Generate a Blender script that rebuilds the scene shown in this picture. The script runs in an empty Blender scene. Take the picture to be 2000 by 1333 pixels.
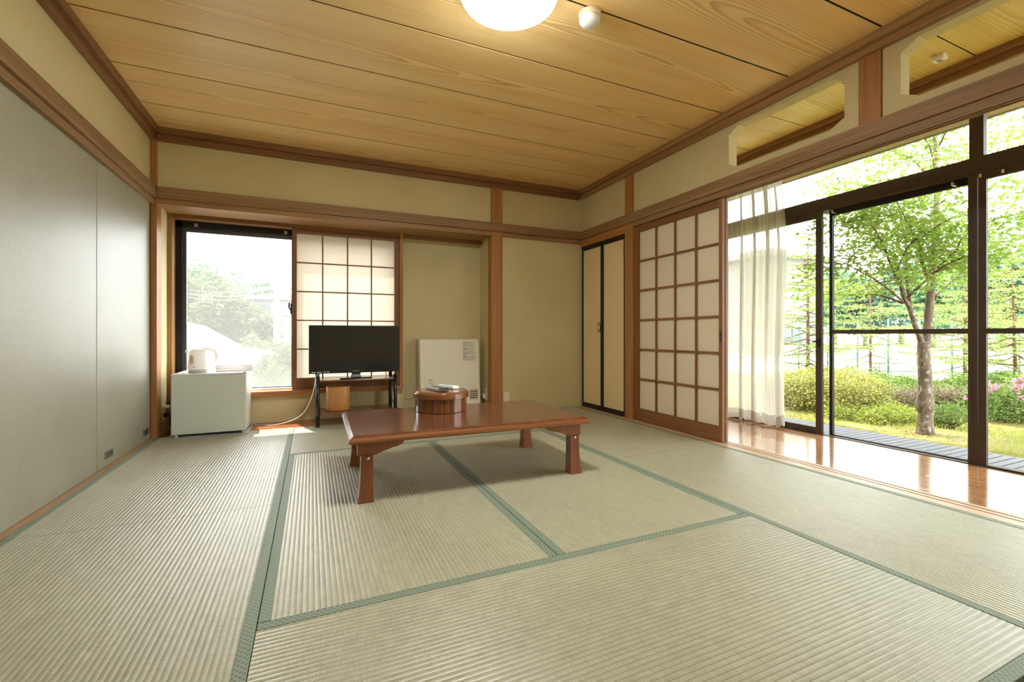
import bpy, bmesh, math, random
import numpy as np
from mathutils import Vector, Matrix
PI = math.pi
sc = bpy.context.scene
COL = sc.collection

# ------------------------------------------------------------------ camera, sky, sun, exposure
cam_d = bpy.data.cameras.new('camera')
cam_d.sensor_width = 36.0
cam_d.lens = 879.9 / 2000 * 36.0
cam_d.shift_y = -12.6 / 2000
cam_d.clip_start = 0.05
cam_d.clip_end = 500
cam = bpy.data.objects.new('camera', cam_d)
cam.location = (0, 0, 0.75)
cam.rotation_euler = (PI / 2, 0, -0.41774)
COL.objects.link(cam)
sc.camera = cam
sc.view_settings.view_transform = 'Standard'
sc.view_settings.look = 'None'
sc.view_settings.gamma = 1.0
sc.view_settings.use_curve_mapping = False
sc.view_settings.exposure = 0.75

SKY = 6.0
world = bpy.data.worlds.new('sky')
sc.world = world
world.use_nodes = True
bg = world.node_tree.nodes['Background']
bg.inputs[0].default_value = (0.95, 0.98, 1.0, 1)
bg.inputs[1].default_value = SKY

sun_d = bpy.data.lights.new('sun', 'SUN')
sun_d.energy = 9.0
sun_d.color = (1.0, 0.95, 0.86)
sun_d.angle = math.radians(0.6)
sun = bpy.data.objects.new('sun', sun_d)
sun.rotation_euler = Vector((-0.135, 0.42, 1.0)).to_track_quat('Z', 'Y').to_euler()
sun.location = (-1, 6, 8)
COL.objects.link(sun)
LAMP = 54.0
sc.cycles.max_bounces = 10
sc.cycles.diffuse_bounces = 6
sc.cycles.glossy_bounces = 4
sc.cycles.transparent_max_bounces = 24
sc.cycles.transmission_bounces = 8
sc.cycles.sample_clamp_indirect = 6
sc.cycles.use_denoising = True
sc.cycles.caustics_reflective = False
sc.cycles.caustics_refractive = False

# ------------------------------------------------------------------ helpers: objects
OFF = {}
def _link(o, parent, props):
    COL.objects.link(o)
    if parent is not None:
        o.parent = parent
        OFF[o.name] = OFF.get(parent.name, Vector((0, 0, 0)))
    for k, v in props.items():
        if v: o[k] = v
    return o
def thing(name, label, cat, loc=(0, 0, 0), rotz=0.0, group=None, kind=None):
    o = bpy.data.objects.new(name, None)
    o.empty_display_size = 0.05
    o.location = loc
    o.rotation_euler = (0, 0, rotz)
    _link(o, None, dict(label=label, category=cat, group=group, kind=kind))
    OFF[o.name] = Vector(loc)
    return o
def struct(name, label=None):
    o = bpy.data.objects.new(name, None)
    _link(o, None, dict(kind='structure', label=label))
    OFF[o.name] = Vector((0, 0, 0))
    return o

class MB:
    """collects shapes for ONE mesh"""
    def __init__(self): self.v = []; self.f = []; self.sm = []
    def add(self, vs, fs, smooth=False):
        n = len(self.v); self.v += [tuple(p) for p in vs]
        self.f += [tuple(i + n for i in f) for f in fs]; self.sm += [smooth] * len(fs)
        return self
    def box(self, x0, x1, y0, y1, z0, z1):
        vs = [(x, y, z) for z in (z0, z1) for y in (y0, y1) for x in (x0, x1)]
        return self.add(vs, [(0, 2, 3, 1), (4, 5, 7, 6), (0, 1, 5, 4), (2, 6, 7, 3), (0, 4, 6, 2), (1, 3, 7, 5)])
    def prism(self, poly, axis, a0, a1, smooth=False):
        n = len(poly)
        def P(p, a):
            return {'x': (a, p[0], p[1]), 'y': (p[0], a, p[1]), 'z': (p[0], p[1], a)}[axis]
        vs = [P(p, a0) for p in poly] + [P(p, a1) for p in poly]
        ar = sum(poly[i][0] * poly[(i + 1) % n][1] - poly[(i + 1) % n][0] * poly[i][1] for i in range(n))
        flip = (ar > 0) == (axis == 'y')
        fs = [tuple(range(n))[::-1], tuple(range(n, 2 * n))] + [(i, (i + 1) % n, n + (i + 1) % n, n + i) for i in range(n)]
        if flip: fs = [f[::-1] for f in fs]
        return self.add(vs, fs, smooth)
    def loft(self, loops, cap=True, smooth=False):
        n = len(loops[0]); vs = [p for l in loops for p in l]; fs = []
        for k in range(len(loops) - 1):
            for i in range(n):
                j = (i + 1) % n
                fs.append((k * n + i, k * n + j, (k + 1) * n + j, (k + 1) * n + i))
        if cap:
            fs.append(tuple(range(n))[::-1]); fs.append(tuple(range((len(loops) - 1) * n, len(loops) * n)))
        return self.add(vs, fs, smooth)
    def lathe(self, prof, c=(0, 0, 0), n=40, cap=True, smooth=True, sx=1.0, sy=1.0):
        self.crisp = n >= 28
        loops = [[(c[0] + r * sx * math.cos(2 * PI * i / n), c[1] + r * sy * math.sin(2 * PI * i / n), c[2] + z) for i in range(n)] for r, z in prof]
        return self.loft(loops, cap, smooth)
    def tube(self, path, r, n=8, cap=True):
        P = [Vector(p) for p in path]; loops = []
        rr = r if isinstance(r, (list, tuple)) else [r] * len(P)
        up = Vector((0, 0, 1))
        d0 = (P[1] - P[0]).normalized()
        if abs(d0.dot(up)) > 0.9: up = Vector((1, 0, 0))
        u = d0.cross(up).normalized()
        for k, p in enumerate(P):
            d = (P[min(k + 1, len(P) - 1)] - P[max(k - 1, 0)]).normalized()
            u = (u - d * u.dot(d)).normalized(); w = d.cross(u)
            loops.append([tuple(p + (u * math.cos(2 * PI * i / n) + w * math.sin(2 * PI * i / n)) * rr[k]) for i in range(n)])
        return self.loft(loops, cap, True)
    def build(self, name, mat, parent=None, label=None, bevel=0.0, seg=2, local=False, loc=None, **props):
        off = Vector((0, 0, 0))
        if parent is not None and not local: off = OFF.get(parent.name, off)
        if loc is not None: off = off + Vector(loc)
        me = bpy.data.meshes.new(name)
        me.from_pydata([tuple(Vector(p) - off) for p in self.v], [], self.f)
        me.polygons.foreach_set('use_smooth', self.sm)
        me.materials.append(mat)
        me.update()
        o = bpy.data.objects.new(name, me)
        _link(o, parent, dict(label=label, **props))
        if loc is not None: o.location = loc
        if getattr(self, 'crisp', False):
            m = o.modifiers.new('split', 'EDGE_SPLIT'); m.split_angle = math.radians(27)
        if bevel > 0:
            m = o.modifiers.new('bevel', 'BEVEL'); m.width = bevel; m.segments = seg
            m.limit_method = 'ANGLE'; m.angle_limit = math.radians(40)
            m.harden_normals = False
        return o
def box(name, mat, parent, x0, x1, y0, y1, z0, z1, bevel=0.0, label=None, **kw):
    return MB().box(x0, x1, y0, y1, z0, z1).build(name, mat, parent, label, bevel, **kw)
def share(src, loc, parent=None, rot=None):
    o = src.copy(); COL.objects.link(o); o.location = loc
    if parent is not None: o.parent = parent
    if rot is not None: o.rotation_euler = rot
    return o
def catmull(pts, k=6):
    P = [Vector(p) for p in pts]; out = []
    for i in range(len(P) - 1):
        a, b, c, d = P[max(i - 1, 0)], P[i], P[i + 1], P[min(i + 2, len(P) - 1)]
        for s in range(k):
            t = s / k
            out.append(0.5 * ((2 * b) + (c - a) * t + (2 * a - 5 * b + 4 * c - d) * t * t + (3 * b - a - 3 * c + d) * t ** 3))
    out.append(P[-1]); return out
def np_mesh(name, V, quads, mat, parent=None, label=None, smooth=False, **props):
    me = bpy.data.meshes.new(name)
    V = np.asarray(V, np.float32); Q = np.asarray(quads, np.int32)
    if parent is not None: V = V - np.array(OFF.get(parent.name, Vector((0, 0, 0))), np.float32)
    nf, k = Q.shape
    me.vertices.add(len(V)); me.vertices.foreach_set('co', V.ravel())
    me.loops.add(nf * k); me.loops.foreach_set('vertex_index', Q.ravel())
    me.polygons.add(nf); me.polygons.foreach_set('loop_start', np.arange(0, nf * k, k, dtype=np.int32))
    me.polygons.foreach_set('use_smooth', np.full(nf, smooth))
    me.materials.append(mat); me.update(calc_edges=True)
    o = bpy.data.objects.new(name, me)
    return _link(o, parent, dict(label=label, **props))

# ------------------------------------------------------------------ helpers: materials
def S(r, g, b):
    f = lambda c: (c / 255 / 12.92) if c / 255 <= 0.04045 else ((c / 255 + 0.055) / 1.055) ** 2.4
    return (f(r), f(g), f(b), 1)
class NT:
    def __init__(self, name):
        self.m = bpy.data.materials.new(name); self.m.use_nodes = True
        self.t = self.m.node_tree; self.t.nodes.clear()
        self.out = self.t.nodes.new('ShaderNodeOutputMaterial')
    def n(self, typ, **kw):
        x = self.t.nodes.new('ShaderNode' + typ)
        for k, v in kw.items(): setattr(x, k, v)
        return x
    def put(self, sock, v):
        if isinstance(v, bpy.types.NodeSocket): self.t.links.new(v, sock)
        elif v is not None: sock.default_value = v
    def math(self, op, a, b=None, c=None, clamp=False):
        x = self.n('Math', operation=op, use_clamp=clamp)
        for s, v in zip(x.inputs, (a, b, c)): self.put(s, v)
        return x.outputs[0]
    def mix(self, f, a, b, blend='MIX'):
        x = self.n('Mix', data_type='RGBA', blend_type=blend)
        self.put(x.inputs[0], f); self.put(x.inputs[6], a); self.put(x.inputs[7], b)
        return x.outputs[2]
    def vec(self, scale, loc=None, src=None):
        if src is None: src = self.n('TexCoord').outputs['Object']
        x = self.n('Mapping'); self.put(x.inputs[0], src); x.inputs['Scale'].default_value = scale
        if loc is not None: self.put(x.inputs['Location'], loc)
        return x.outputs[0]
    def noise(self, v, scale=1.0, detail=3.0, rough=0.5, dist=0.0):
        x = self.n('TexNoise'); self.put(x.inputs['Vector'], v)
        x.inputs['Scale'].default_value = scale; x.inputs['Detail'].default_value = detail
        x.inputs['Roughness'].default_value = rough; x.inputs['Distortion'].default_value = dist
        return x.outputs['Fac']
    def ramp(self, f, stops):
        x = self.n('ValToRGB'); self.put(x.inputs[0], f); e = x.color_ramp.elements
        while len(e) < len(stops): e.new(0.5)
        for q, (p, c) in zip(e, stops):
            q.position = p; q.color = c if len(c) == 4 else (*c, 1)
        return x.outputs[0]
    def lin(self, f, a, b, c=0.0, d=1.0):
        x = self.n('MapRange'); x.clamp = True
        for s, v in zip(x.inputs, (f, a, b, c, d)): self.put(s, v)
        return x.outputs[0]
    def bump(self, h, dist=0.001, strength=1.0):
        x = self.n('Bump'); self.put(x.inputs['Height'], h)
        x.inputs['Distance'].default_value = dist; x.inputs['Strength'].default_value = strength
        return x.outputs[0]
    def rand(self):
        return self.n('ObjectInfo').outputs['Random']
    def pbsdf(self, col, rough=0.5, metal=0.0, normal=None, coat=0.0, coat_r=0.05, spec=0.5, alpha=None):
        x = self.n('BsdfPrincipled')
        self.put(x.inputs['Base Color'], col); self.put(x.inputs['Roughness'], rough)
        self.put(x.inputs['Metallic'], metal); self.put(x.inputs['Normal'], normal)
        x.inputs['Coat Weight'].default_value = coat; x.inputs['Coat Roughness'].default_value = coat_r
        x.inputs['Specular IOR Level'].default_value = spec
        return x.outputs[0]
    def done(self, sh):
        self.t.links.new(sh, self.out.inputs[0]); return self.m
def plain(name, col, rough=0.5, metal=0.0, coat=0.0, spec=0.5, var=0.04, bscale=0.0):
    t = NT(name)
    k = t.noise(t.vec((6, 6, 6)), 1, 3)
    c = t.mix(t.lin(k, 0.3, 0.7), tuple(x * (1 - var) for x in col[:3]) + (1,), tuple(min(1, x * (1 + var)) for x in col[:3]) + (1,))
    nrm = t.bump(t.noise(t.vec((bscale,) * 3), 1, 2), 0.0006, 0.6) if bscale else None
    return t.done(t.pbsdf(c, rough, metal, nrm, coat, spec=spec))
def wood(name, c_dark, c_light, axis, rough=0.45, coat=0.0, cross=55.0, along=1.6, contrast=1.0, spec=0.4):
    """straight-grained timber: streaks along AXIS"""
    t = NT(name)
    src = t.n('TexCoord').outputs['Object']
    sh = t.n('CombineXYZ'); r = t.math('MULTIPLY', t.rand(), 23.0)
    for i in range(3): t.put(sh.inputs[i], r)
    s1 = tuple(along if a == axis else cross for a in 'xyz')
    s2 = tuple(along * 0.35 if a == axis else cross * 0.16 for a in 'xyz')
    s3 = tuple(along * 9 if a == axis else cross * 5 for a in 'xyz')
    n1 = t.noise(t.vec(s1, sh.outputs[0], src), 1, 4, 0.6, 0.4)
    n2 = t.noise(t.vec(s2, sh.outputs[0], src), 1, 2, 0.5, 1.2)
    n3 = t.noise(t.vec(s3, sh.outputs[0], src), 1, 2, 0.5)
    f = t.math('ADD', t.math('MULTIPLY', n1, 0.55), t.math('ADD', t.math('MULTIPLY', n2, 0.35), t.math('MULTIPLY', n3, 0.10)))
    f = t.lin(f, 0.5 - 0.17 / contrast, 0.5 + 0.17 / contrast)
    c = t.mix(f, c_dark, c_light)
    return t.done(t.pbsdf(c, t.lin(n1, 0, 1, rough - 0.06, rough + 0.08), 0, t.bump(n1, 0.0008, 0.35), coat, 0.08, spec))

TR_D, TR_L = S(130, 96, 58), S(180, 138, 90)
W = {a: wood('trim_wood_' + a, TR_D, TR_L, a) for a in 'xyz'}
WB = {a: wood('weathered_beam_wood_' + a, S(114, 86, 56), S(164, 128, 88), a, 0.55, cross=70) for a in 'xyz'}
WO = {a: wood('orange_post_wood_' + a, S(140, 90, 47), S(188, 132, 76), a, 0.48) for a in 'xyz'}
CRN = {a: wood('crown_wood_' + a, S(112, 76, 45), S(150, 106, 68), a, 0.45) for a in 'xyz'}
SHO = {a: wood('shoji_wood_' + a, S(108, 70, 42), S(150, 102, 62), a, 0.5) for a in 'xyz'}
SILL = wood('pale_threshold_wood', S(176, 136, 98), S(206, 170, 132), 'y', 0.38)
SILL_X = wood('pale_sill_wood', S(150, 96, 56), S(190, 132, 84), 'x', 0.3)

def m_ceiling(name, ca, cb, cl):
    t = NT(name)
    sp = t.n('SeparateXYZ'); t.put(sp.inputs[0], t.n('TexCoord').outputs['Object'])
    x, y = sp.outputs[0], sp.outputs[1]
    R = t.math('MULTIPLY', t.rand(), 37.0)
    xs = t.math('ADD', x, R)
    cv = t.n('CombineXYZ'); t.put(cv.inputs[0], t.math('MULTIPLY', xs, 0.42)); t.put(cv.inputs[1], R)
    h = t.lin(t.noise(cv.outputs[0], 1, 1.5, 0.4), 0.25, 0.75, 0.004, 0.115)
    cw = t.n('CombineXYZ'); t.put(cw.inputs[0], t.math('MULTIPLY', xs, 3.2)); t.put(cw.inputs[1], t.math('MULTIPLY', y, 14.0)); t.put(cw.inputs[2], R)
    wob = t.math('MULTIPLY', t.math('SUBTRACT', t.noise(cw.outputs[0], 1, 3, 0.6), 0.5), 0.011)
    cm = t.n('CombineXYZ'); t.put(cm.inputs[0], t.math('MULTIPLY', xs, 0.4)); t.put(cm.inputs[1], 7.7)
    yc = t.math('ADD', y, t.math('MULTIPLY', t.math('SUBTRACT', t.noise(cm.outputs[0], 1, 1), 0.5), 0.30))
    r = t.math('SQRT', t.math('ADD', t.math('MULTIPLY', yc, yc), t.math('MULTIPLY', h, h)))
    r = t.math('ADD', r, wob)
    ph = t.math('FRACT', t.math('MULTIPLY', r, 74.0))
    line = t.math('MULTIPLY', t.lin(ph, 0.45, 0.93), t.lin(ph, 1.0, 0.94))
    cf = t.n('CombineXYZ'); t.put(cf.inputs[0], t.math('MULTIPLY', xs, 2.0)); t.put(cf.inputs[1], t.math('MULTIPLY', y, 160.0)); t.put(cf.inputs[2], R)
    fine = t.noise(cf.outputs[0], 1, 3, 0.6)
    cb2 = t.n('CombineXYZ'); t.put(cb2.inputs[0], t.math('MULTIPLY', xs, 0.8)); t.put(cb2.inputs[1], t.math('MULTIPLY', y, 9.0)); t.put(cb2.inputs[2], R)
    broad = t.noise(cb2.outputs[0], 1, 2)
    base = t.mix(t.lin(t.math('ADD', t.math('MULTIPLY', fine, 0.5), t.math('MULTIPLY', broad, 0.5)), 0.36, 0.64), ca, cb)
    fade = t.lin(t.math('ABSOLUTE', yc), 0.03, 0.16, 0.46, 0.16)
    c = t.mix(t.math('MULTIPLY', line, fade), base, cl)
    return t.done(t.pbsdf(c, 0.34, 0, None, 0.0, spec=0.45))
CEIL = m_ceiling('ceiling_veneer', S(238, 198, 128), S(250, 220, 160), S(160, 104, 52))
VCEIL = m_ceiling('veranda_ceiling_veneer', S(216, 184, 108), S(230, 204, 128), S(158, 114, 58))

def m_plaster(name, a, b, scale=420, rough=0.85, bumpd=0.0006, st=0.5, spec=0.3):
    t = NT(name)
    v = t.vec((1, 1, 1))
    n1 = t.noise(v, scale, 2, 0.6); n2 = t.noise(v, 2.2, 2)
    c = t.mix(t.lin(t.math('ADD', t.math('MULTIPLY', n1, 0.75), t.math('MULTIPLY', n2, 0.25)), 0.36, 0.64), a, b)
    return t.done(t.pbsdf(c, rough, 0, t.bump(n1, bumpd, st), spec=spec))
PLAS = m_plaster('sand_plaster_wallcovering', S(194, 180, 134), S(214, 202, 160))
LPAN = m_plaster('grained_vinyl_panel', S(144, 141, 122), S(168, 165, 145), 330, 0.42, 0.0007, 0.65, 0.5)
STUCCO = plain('outside_wall_stucco', S(220, 214, 200), 0.9, bscale=200)
CONC2 = m_plaster('rough_grey_fascia', S(122, 114, 104), S(156, 148, 138), 120, 0.9, 0.004, 0.9)
DARK = plain('dark_gap', S(34, 24, 17), 0.9)

def m_tatami():
    t = NT('woven_rush')
    sp = t.n('SeparateXYZ'); t.put(sp.inputs[0], t.n('TexCoord').outputs['Object'])
    x, y = sp.outputs[0], sp.outputs[1]
    R = t.math('MULTIPLY', t.rand(), 11.0)
    row = t.math('FLOOR', t.math('DIVIDE', y, 0.0155)); fr = t.math('FRACT', t.math('DIVIDE', y, 0.0155))
    a = t.n('CombineXYZ'); t.put(a.inputs[0], t.math('MULTIPLY', x, 420.0)); t.put(a.inputs[1], t.math('MULTIPLY', y, 26.0)); t.put(a.inputs[2], t.math('ADD', R, t.math('MULTIPLY', row, 0.37)))
    strand = t.noise(a.outputs[0], 1, 2, 0.6)
    b = t.n('CombineXYZ'); t.put(b.inputs[0], t.math('MULTIPLY', x, 16.0)); t.put(b.inputs[1], t.math('MULTIPLY', row, 1.7)); t.put(b.inputs[2], R)
    patch = t.noise(b.outputs[0], 1, 2)
    c2 = t.n('CombineXYZ'); t.put(c2.inputs[0], t.math('MULTIPLY', x, 2.0)); t.put(c2.inputs[1], t.math('MULTIPLY', y, 2.0)); t.put(c2.inputs[2], R)
    big = t.noise(c2.outputs[0], 1, 3)
    f = t.math('ADD', t.math('MULTIPLY', strand, 0.55), t.math('ADD', t.math('MULTIPLY', patch, 0.25), t.math('MULTIPLY', big, 0.2)))
    col = t.mix(t.lin(f, 0.33, 0.67), S(144, 140, 114), S(188, 184, 156))
    cord = t.math('LESS_THAN', t.math('ABSOLUTE', t.math('SUBTRACT', fr, 0.0)), 0.09)
    col = t.mix(t.math('MULTIPLY', cord, 0.62), col, S(116, 108, 78))
    return t.done(t.pbsdf(col, t.lin(strand, 0.3, 0.7, 0.34, 0.48), 0, t.bump(strand, 0.0004, 0.4), spec=0.9))
RUSH = m_tatami()

def m_border():
    t = NT('green_patterned_border_cloth')
    sp = t.n('SeparateXYZ'); t.put(sp.inputs[0], t.n('TexCoord').outputs['Object'])
    x, y = sp.outputs[0], sp.outputs[1]
    p = 0.0165
    u = t.math('DIVIDE', t.math('ADD', x, y), p); v = t.math('DIVIDE', t.math('SUBTRACT', x, y), p)
    def tri(a): return t.math('ABSOLUTE', t.math('SUBTRACT', t.math('FRACT', a), 0.5))
    du, dv = tri(u), tri(v)
    l1 = t.math('LESS_THAN', t.math('MINIMUM', du, dv), 0.055)
    ring = t.math('LESS_THAN', t.math('ABSOLUTE', t.math('SUBTRACT', t.math('ADD', t.math('MULTIPLY', du, du), t.math('MULTIPLY', dv, dv)), 0.12)), 0.028)
    l = t.math('MAXIMUM', l1, t.math('MULTIPLY', ring, 0.7))
    w = t.noise(t.vec((900, 900, 900)), 1, 1)
    c = t.mix(t.math('MULTIPLY', l, 0.6), t.mix(w, S(94, 108, 92), S(118, 132, 116)), S(178, 186, 162))
    return t.done(t.pbsdf(c, 0.6, 0, t.bump(w, 0.0004, 0.5), spec=0.35))
HERI = m_border()

def m_table():
    t = NT('red_brown_lacquered_wood')
    src = t.n('TexCoord').outputs['Object']
    n1 = t.noise(t.vec((9, 90, 90), None, src), 1, 4, 0.65, 0.6)
    n2 = t.noise(t.vec((3, 12, 12), None, src), 1, 3, 0.6, 2.5)
    n3 = t.noise(t.vec((60, 260, 60), None, src), 1, 2)
    f = t.math('ADD', t.math('MULTIPLY', n1, 0.45), t.math('ADD', t.math('MULTIPLY', n2, 0.4), t.math('MULTIPLY', n3, 0.15)))
    c = t.mix(t.lin(f, 0.34, 0.66), S(70, 37, 25), S(130, 80, 56))
    return t.done(t.pbsdf(c, 0.2, 0, t.bump(n1, 0.0009, 0.4), 0.5, 0.12, 0.55))
TABLE = m_table()
TABLEG = wood('red_brown_leg_wood', S(104, 56, 32), S(146, 86, 52), 'z', 0.32, 0.2)
BOXW = wood('lacquered_slat_wood', S(78, 42, 20), S(146, 90, 46), 'z', 0.22, 0.7, cross=110, along=3, contrast=1.3)
LIDW = wood('lacquered_lid_wood', S(100, 56, 30), S(146, 90, 52), 'x', 0.2, 0.7)
BINW = wood('bentwood_bin', S(176, 118, 62), S(206, 150, 88), 'z', 0.38, 0.2, cross=90)
BOARD = wood('walnut_shelf_board', S(84, 46, 28), S(124, 74, 46), 'x', 0.25, 0.3)
RFLOOR = wood('recess_floor_board', S(130, 68, 34), S(176, 100, 54), 'x', 0.22, 0.4)
VFLOOR = wood('veranda_floor_board', S(166, 112, 68), S(200, 148, 98), 'y', 0.14, 1.0, cross=40)

def m_paper(name, col, trans=0.6, back=None):
    t = NT(name)
    n = t.noise(t.vec((60, 60, 60)), 1, 4, 0.6)
    c = t.mix(n, tuple(x * 0.95 for x in col[:3]) + (1,), col)
    d = t.n('BsdfDiffuse'); t.put(d.inputs[0], c)
    l = t.n('BsdfTranslucent'); t.put(l.inputs[0], back or c)
    mx = t.n('MixShader'); mx.inputs[0].default_value = trans
    t.t.links.new(d.outputs[0], mx.inputs[1]); t.t.links.new(l.outputs[0], mx.inputs[2])
    return t.done(mx.outputs[0])
PAPER = m_paper('shoji_paper', S(246, 234, 208), 0.42, S(240, 236, 230))
FUSUMA = plain('cream_door_paper', S(232, 208, 158), 0.75, var=0.02)
BLACKLAC = plain('black_lacquer', S(28, 25, 23), 0.28)
def m_glass(name, tint=(1, 1, 1, 1), k=0.05):
    t = NT(name)
    lw = t.n('LayerWeight'); lw.inputs[0].default_value = 0.5
    f = t.math('ADD', t.math('MULTIPLY', t.math('POWER', lw.outputs['Facing'], 5.0), 0.85), k, clamp=True)
    a = t.n('BsdfTransparent'); a.inputs[0].default_value = tint
    g = t.n('BsdfGlossy'); g.inputs['Roughness'].default_value = 0.0
    mx = t.n('MixShader'); t.put(mx.inputs[0], f)
    t.t.links.new(a.outputs[0], mx.inputs[1]); t.t.links.new(g.outputs[0], mx.inputs[2])
    return t.done(mx.outputs[0])
GLASS = m_glass('clear_window_glass', (0.985, 0.995, 0.99, 1), 0.025)
def m_veil(name, col, cover, trans=0.5, stripe=None):
    """open woven cloth, or the added glare veil: gaps let light straight through, threads scatter it"""
    t = NT(name)
    d = t.n('BsdfDiffuse'); d.inputs[0].default_value = col
    l = t.n('BsdfTranslucent'); l.inputs[0].default_value = col
    mx = t.n('MixShader'); mx.inputs[0].default_value = trans
    t.t.links.new(d.outputs[0], mx.inputs[1]); t.t.links.new(l.outputs[0], mx.inputs[2])
    a = t.n('BsdfTransparent')
    m2 = t.n('MixShader')
    if stripe:
        u = t.n('UVMap').outputs[0]
        sp = t.n('SeparateXYZ'); t.put(sp.inputs[0], u)
        s = t.math('FRACT', t.math('MULTIPLY', sp.outputs[0], stripe))
        cv = t.math('MULTIPLY', t.lin(t.math('ABSOLUTE', t.math('SUBTRACT', s, 0.5)), 0.12, 0.2, cover + 0.08, cover - 0.06), t.lin(sp.outputs[0], 0.74, 0.84, 1.0, 0.55))
        t.put(m2.inputs[0], cv)
    else: m2.inputs[0].default_value = cover
    t.t.links.new(a.outputs[0], m2.inputs[1]); t.t.links.new(mx.outputs[0], m2.inputs[2])
    return t.done(m2.outputs[0])
SHEER = m_veil('sheer_striped_voile', S(222, 220, 212), 0.87, 0.40, 46.0)
VEIL = m_veil('pale_glare_veil', S(250, 250, 250), 0.085, 0.5)  # whitish haze for the recess window, not a real net
BRONZE = plain('bronze_aluminium', S(74, 63, 54), 0.5, 0.0, spec=0.15)
BRONZE_D = plain('dark_sash_aluminium', S(42, 38, 37), 0.5, 0.0, spec=0.15)
GREYSASH = plain('grey_sash_aluminium', S(82, 80, 80), 0.4, 0.4)
STEEL = plain('bright_steel', S(196, 194, 188), 0.25, 0.9)
BLACKP = plain('black_plastic', S(26, 26, 27), 0.35)
BLACKG = plain('glossy_black_screen', S(31, 31, 32), 0.2, spec=0.6)
BLACKT = plain('black_enamel_tube', S(30, 32, 33), 0.25)
WHITEP = plain('white_plastic', S(236, 236, 234), 0.32)
WHITEM = plain('white_enamel', S(204, 208, 196), 0.3, var=0.01)
IVORY = plain('ivory_enamel', S(230, 222, 200), 0.4, var=0.01)
IVORYP = plain('ivory_plastic', S(226, 214, 184), 0.4)
INK = plain('dark_print', S(60, 58, 55), 0.7)
INKB = plain('blue_print', S(60, 80, 130), 0.7)
INKW = plain('white_print', S(225, 228, 232), 0.6)
GREYP = plain('silver_grey_plastic', S(176, 178, 176), 0.35)
DGREY = plain('dark_grey_plastic', S(70, 70, 70), 0.4)
AMBER = plain('smoky_gauge_plastic', S(214, 186, 150), 0.3)
def m_emit(name, col, s):
    t = NT(name); e = t.n('Emission'); e.inputs[0].default_value = col; e.inputs[1].default_value = s
    return t.done(e.outputs[0])
LAMPM = m_emit('lit_lamp_diffuser', (0.96, 1.0, 0.97, 1), LAMP)

def m_leaf(name, a, b, trans=0.4, scale=3.0, rough=0.5, k=0.56):
    t = NT(name)
    a, b = [tuple(x * k for x in c[:3]) + (1,) for c in (a, b)]
    n = t.noise(t.vec((scale,) * 3), 1, 3, 0.7); n2 = t.noise(t.vec((38, 38, 38)), 1, 1)
    c = t.mix(t.lin(t.math('ADD', t.math('MULTIPLY', n, 0.5), t.math('MULTIPLY', n2, 0.5)), 0.34, 0.66), a, b)
    p = t.pbsdf(c, rough, spec=0.3)
    l = t.n('BsdfTranslucent'); t.put(l.inputs[0], t.mix(0.5, c, tuple(min(1, x * 1.3) for x in b[:3]) + (1,)))
    mx = t.n('MixShader'); mx.inputs[0].default_value = trans
    t.t.links.new(p, mx.inputs[1]); t.t.links.new(l.outputs[0], mx.inputs[2])
    return t.done(mx.outputs[0])
LEAF = m_leaf('fresh_tree_leaf', S(112, 154, 46), S(184, 212, 96), 0.5, k=0.51)
LARCH = m_leaf('larch_needles', S(110, 158, 66), S(176, 206, 110), k=0.7)
LARCHF = m_leaf('distant_larch_needles', S(130, 176, 112), S(178, 212, 150))
YELLOW = m_leaf('yellow_green_azalea_leaf', S(140, 150, 56), S(208, 204, 112), 0.35, 5)
GREENB = m_leaf('green_shrub_leaf', S(88, 124, 48), S(150, 178, 84), 0.35, 5)
GROUNDC = m_leaf('ground_cover_leaf', S(120, 146, 44), S(196, 204, 92), 0.35, 6)
GRASSM = m_leaf('garden_grass_blade', S(140, 164, 60), S(200, 208, 110), 0.4, 4)
PALEB = m_leaf('pale_bush_leaf', S(150, 170, 96), S(206, 214, 140), 0.4, 3, k=0.15)
PINK = m_leaf('pink_azalea_petal', S(214, 110, 160), S(240, 170, 200), 0.4, 9)
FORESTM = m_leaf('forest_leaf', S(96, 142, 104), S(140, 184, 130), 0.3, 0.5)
FORESTD = m_leaf('dark_forest_leaf', S(66, 104, 92), S(100, 140, 112), 0.3, 0.5)  # darker blue-green leaf tone for some of the forest trees
def m_bark(name, a, b, lich=0.0):
    t = NT(name); a, b = [tuple(x * 0.5 for x in c[:3]) + (1,) for c in (a, b)]
    n = t.noise(t.vec((30, 30, 9)), 1, 4, 0.7); k = t.noise(t.vec((34, 34, 24)), 1, 3, 0.6)
    c = t.mix(t.lin(n, 0.35, 0.65), a, b)
    if lich: c = t.mix(t.lin(k, 0.56, 0.64, 0, lich), c, S(160, 160, 152))
    return t.done(t.pbsdf(c, 0.85, 0, t.bump(n, 0.004, 0.7), spec=0.2))
BARK = m_bark('brown_bark_with_lichen', S(126, 106, 90), S(172, 150, 130), 0.85)
TWIG = m_bark('brown_twig', S(120, 92, 72), S(160, 128, 100))
DRYTWIG = m_bark('dry_grey_twig', S(120, 100, 84), S(164, 140, 120))
def m_ground(name, a, b, c3, scale=6):
    t = NT(name)
    n = t.noise(t.vec((1, 1, 1)), scale, 5, 0.7); k = t.noise(t.vec((1, 1, 1)), 1.3, 3)
    c = t.mix(t.lin(n, 0.35, 0.65), a, b); c = t.mix(t.lin(k, 0.5, 0.7), c, c3)
    return t.done(t.pbsdf(c, 0.95, 0, t.bump(n, 0.02, 0.6), spec=0.1))
MOSS = m_ground('mossy_garden_soil', S(96, 92, 44), S(134, 124, 70), S(128, 116, 82))
COURT = m_ground('pale_court_sand', S(150, 150, 136), S(168, 168, 158), S(158, 164, 146), 2)
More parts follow.
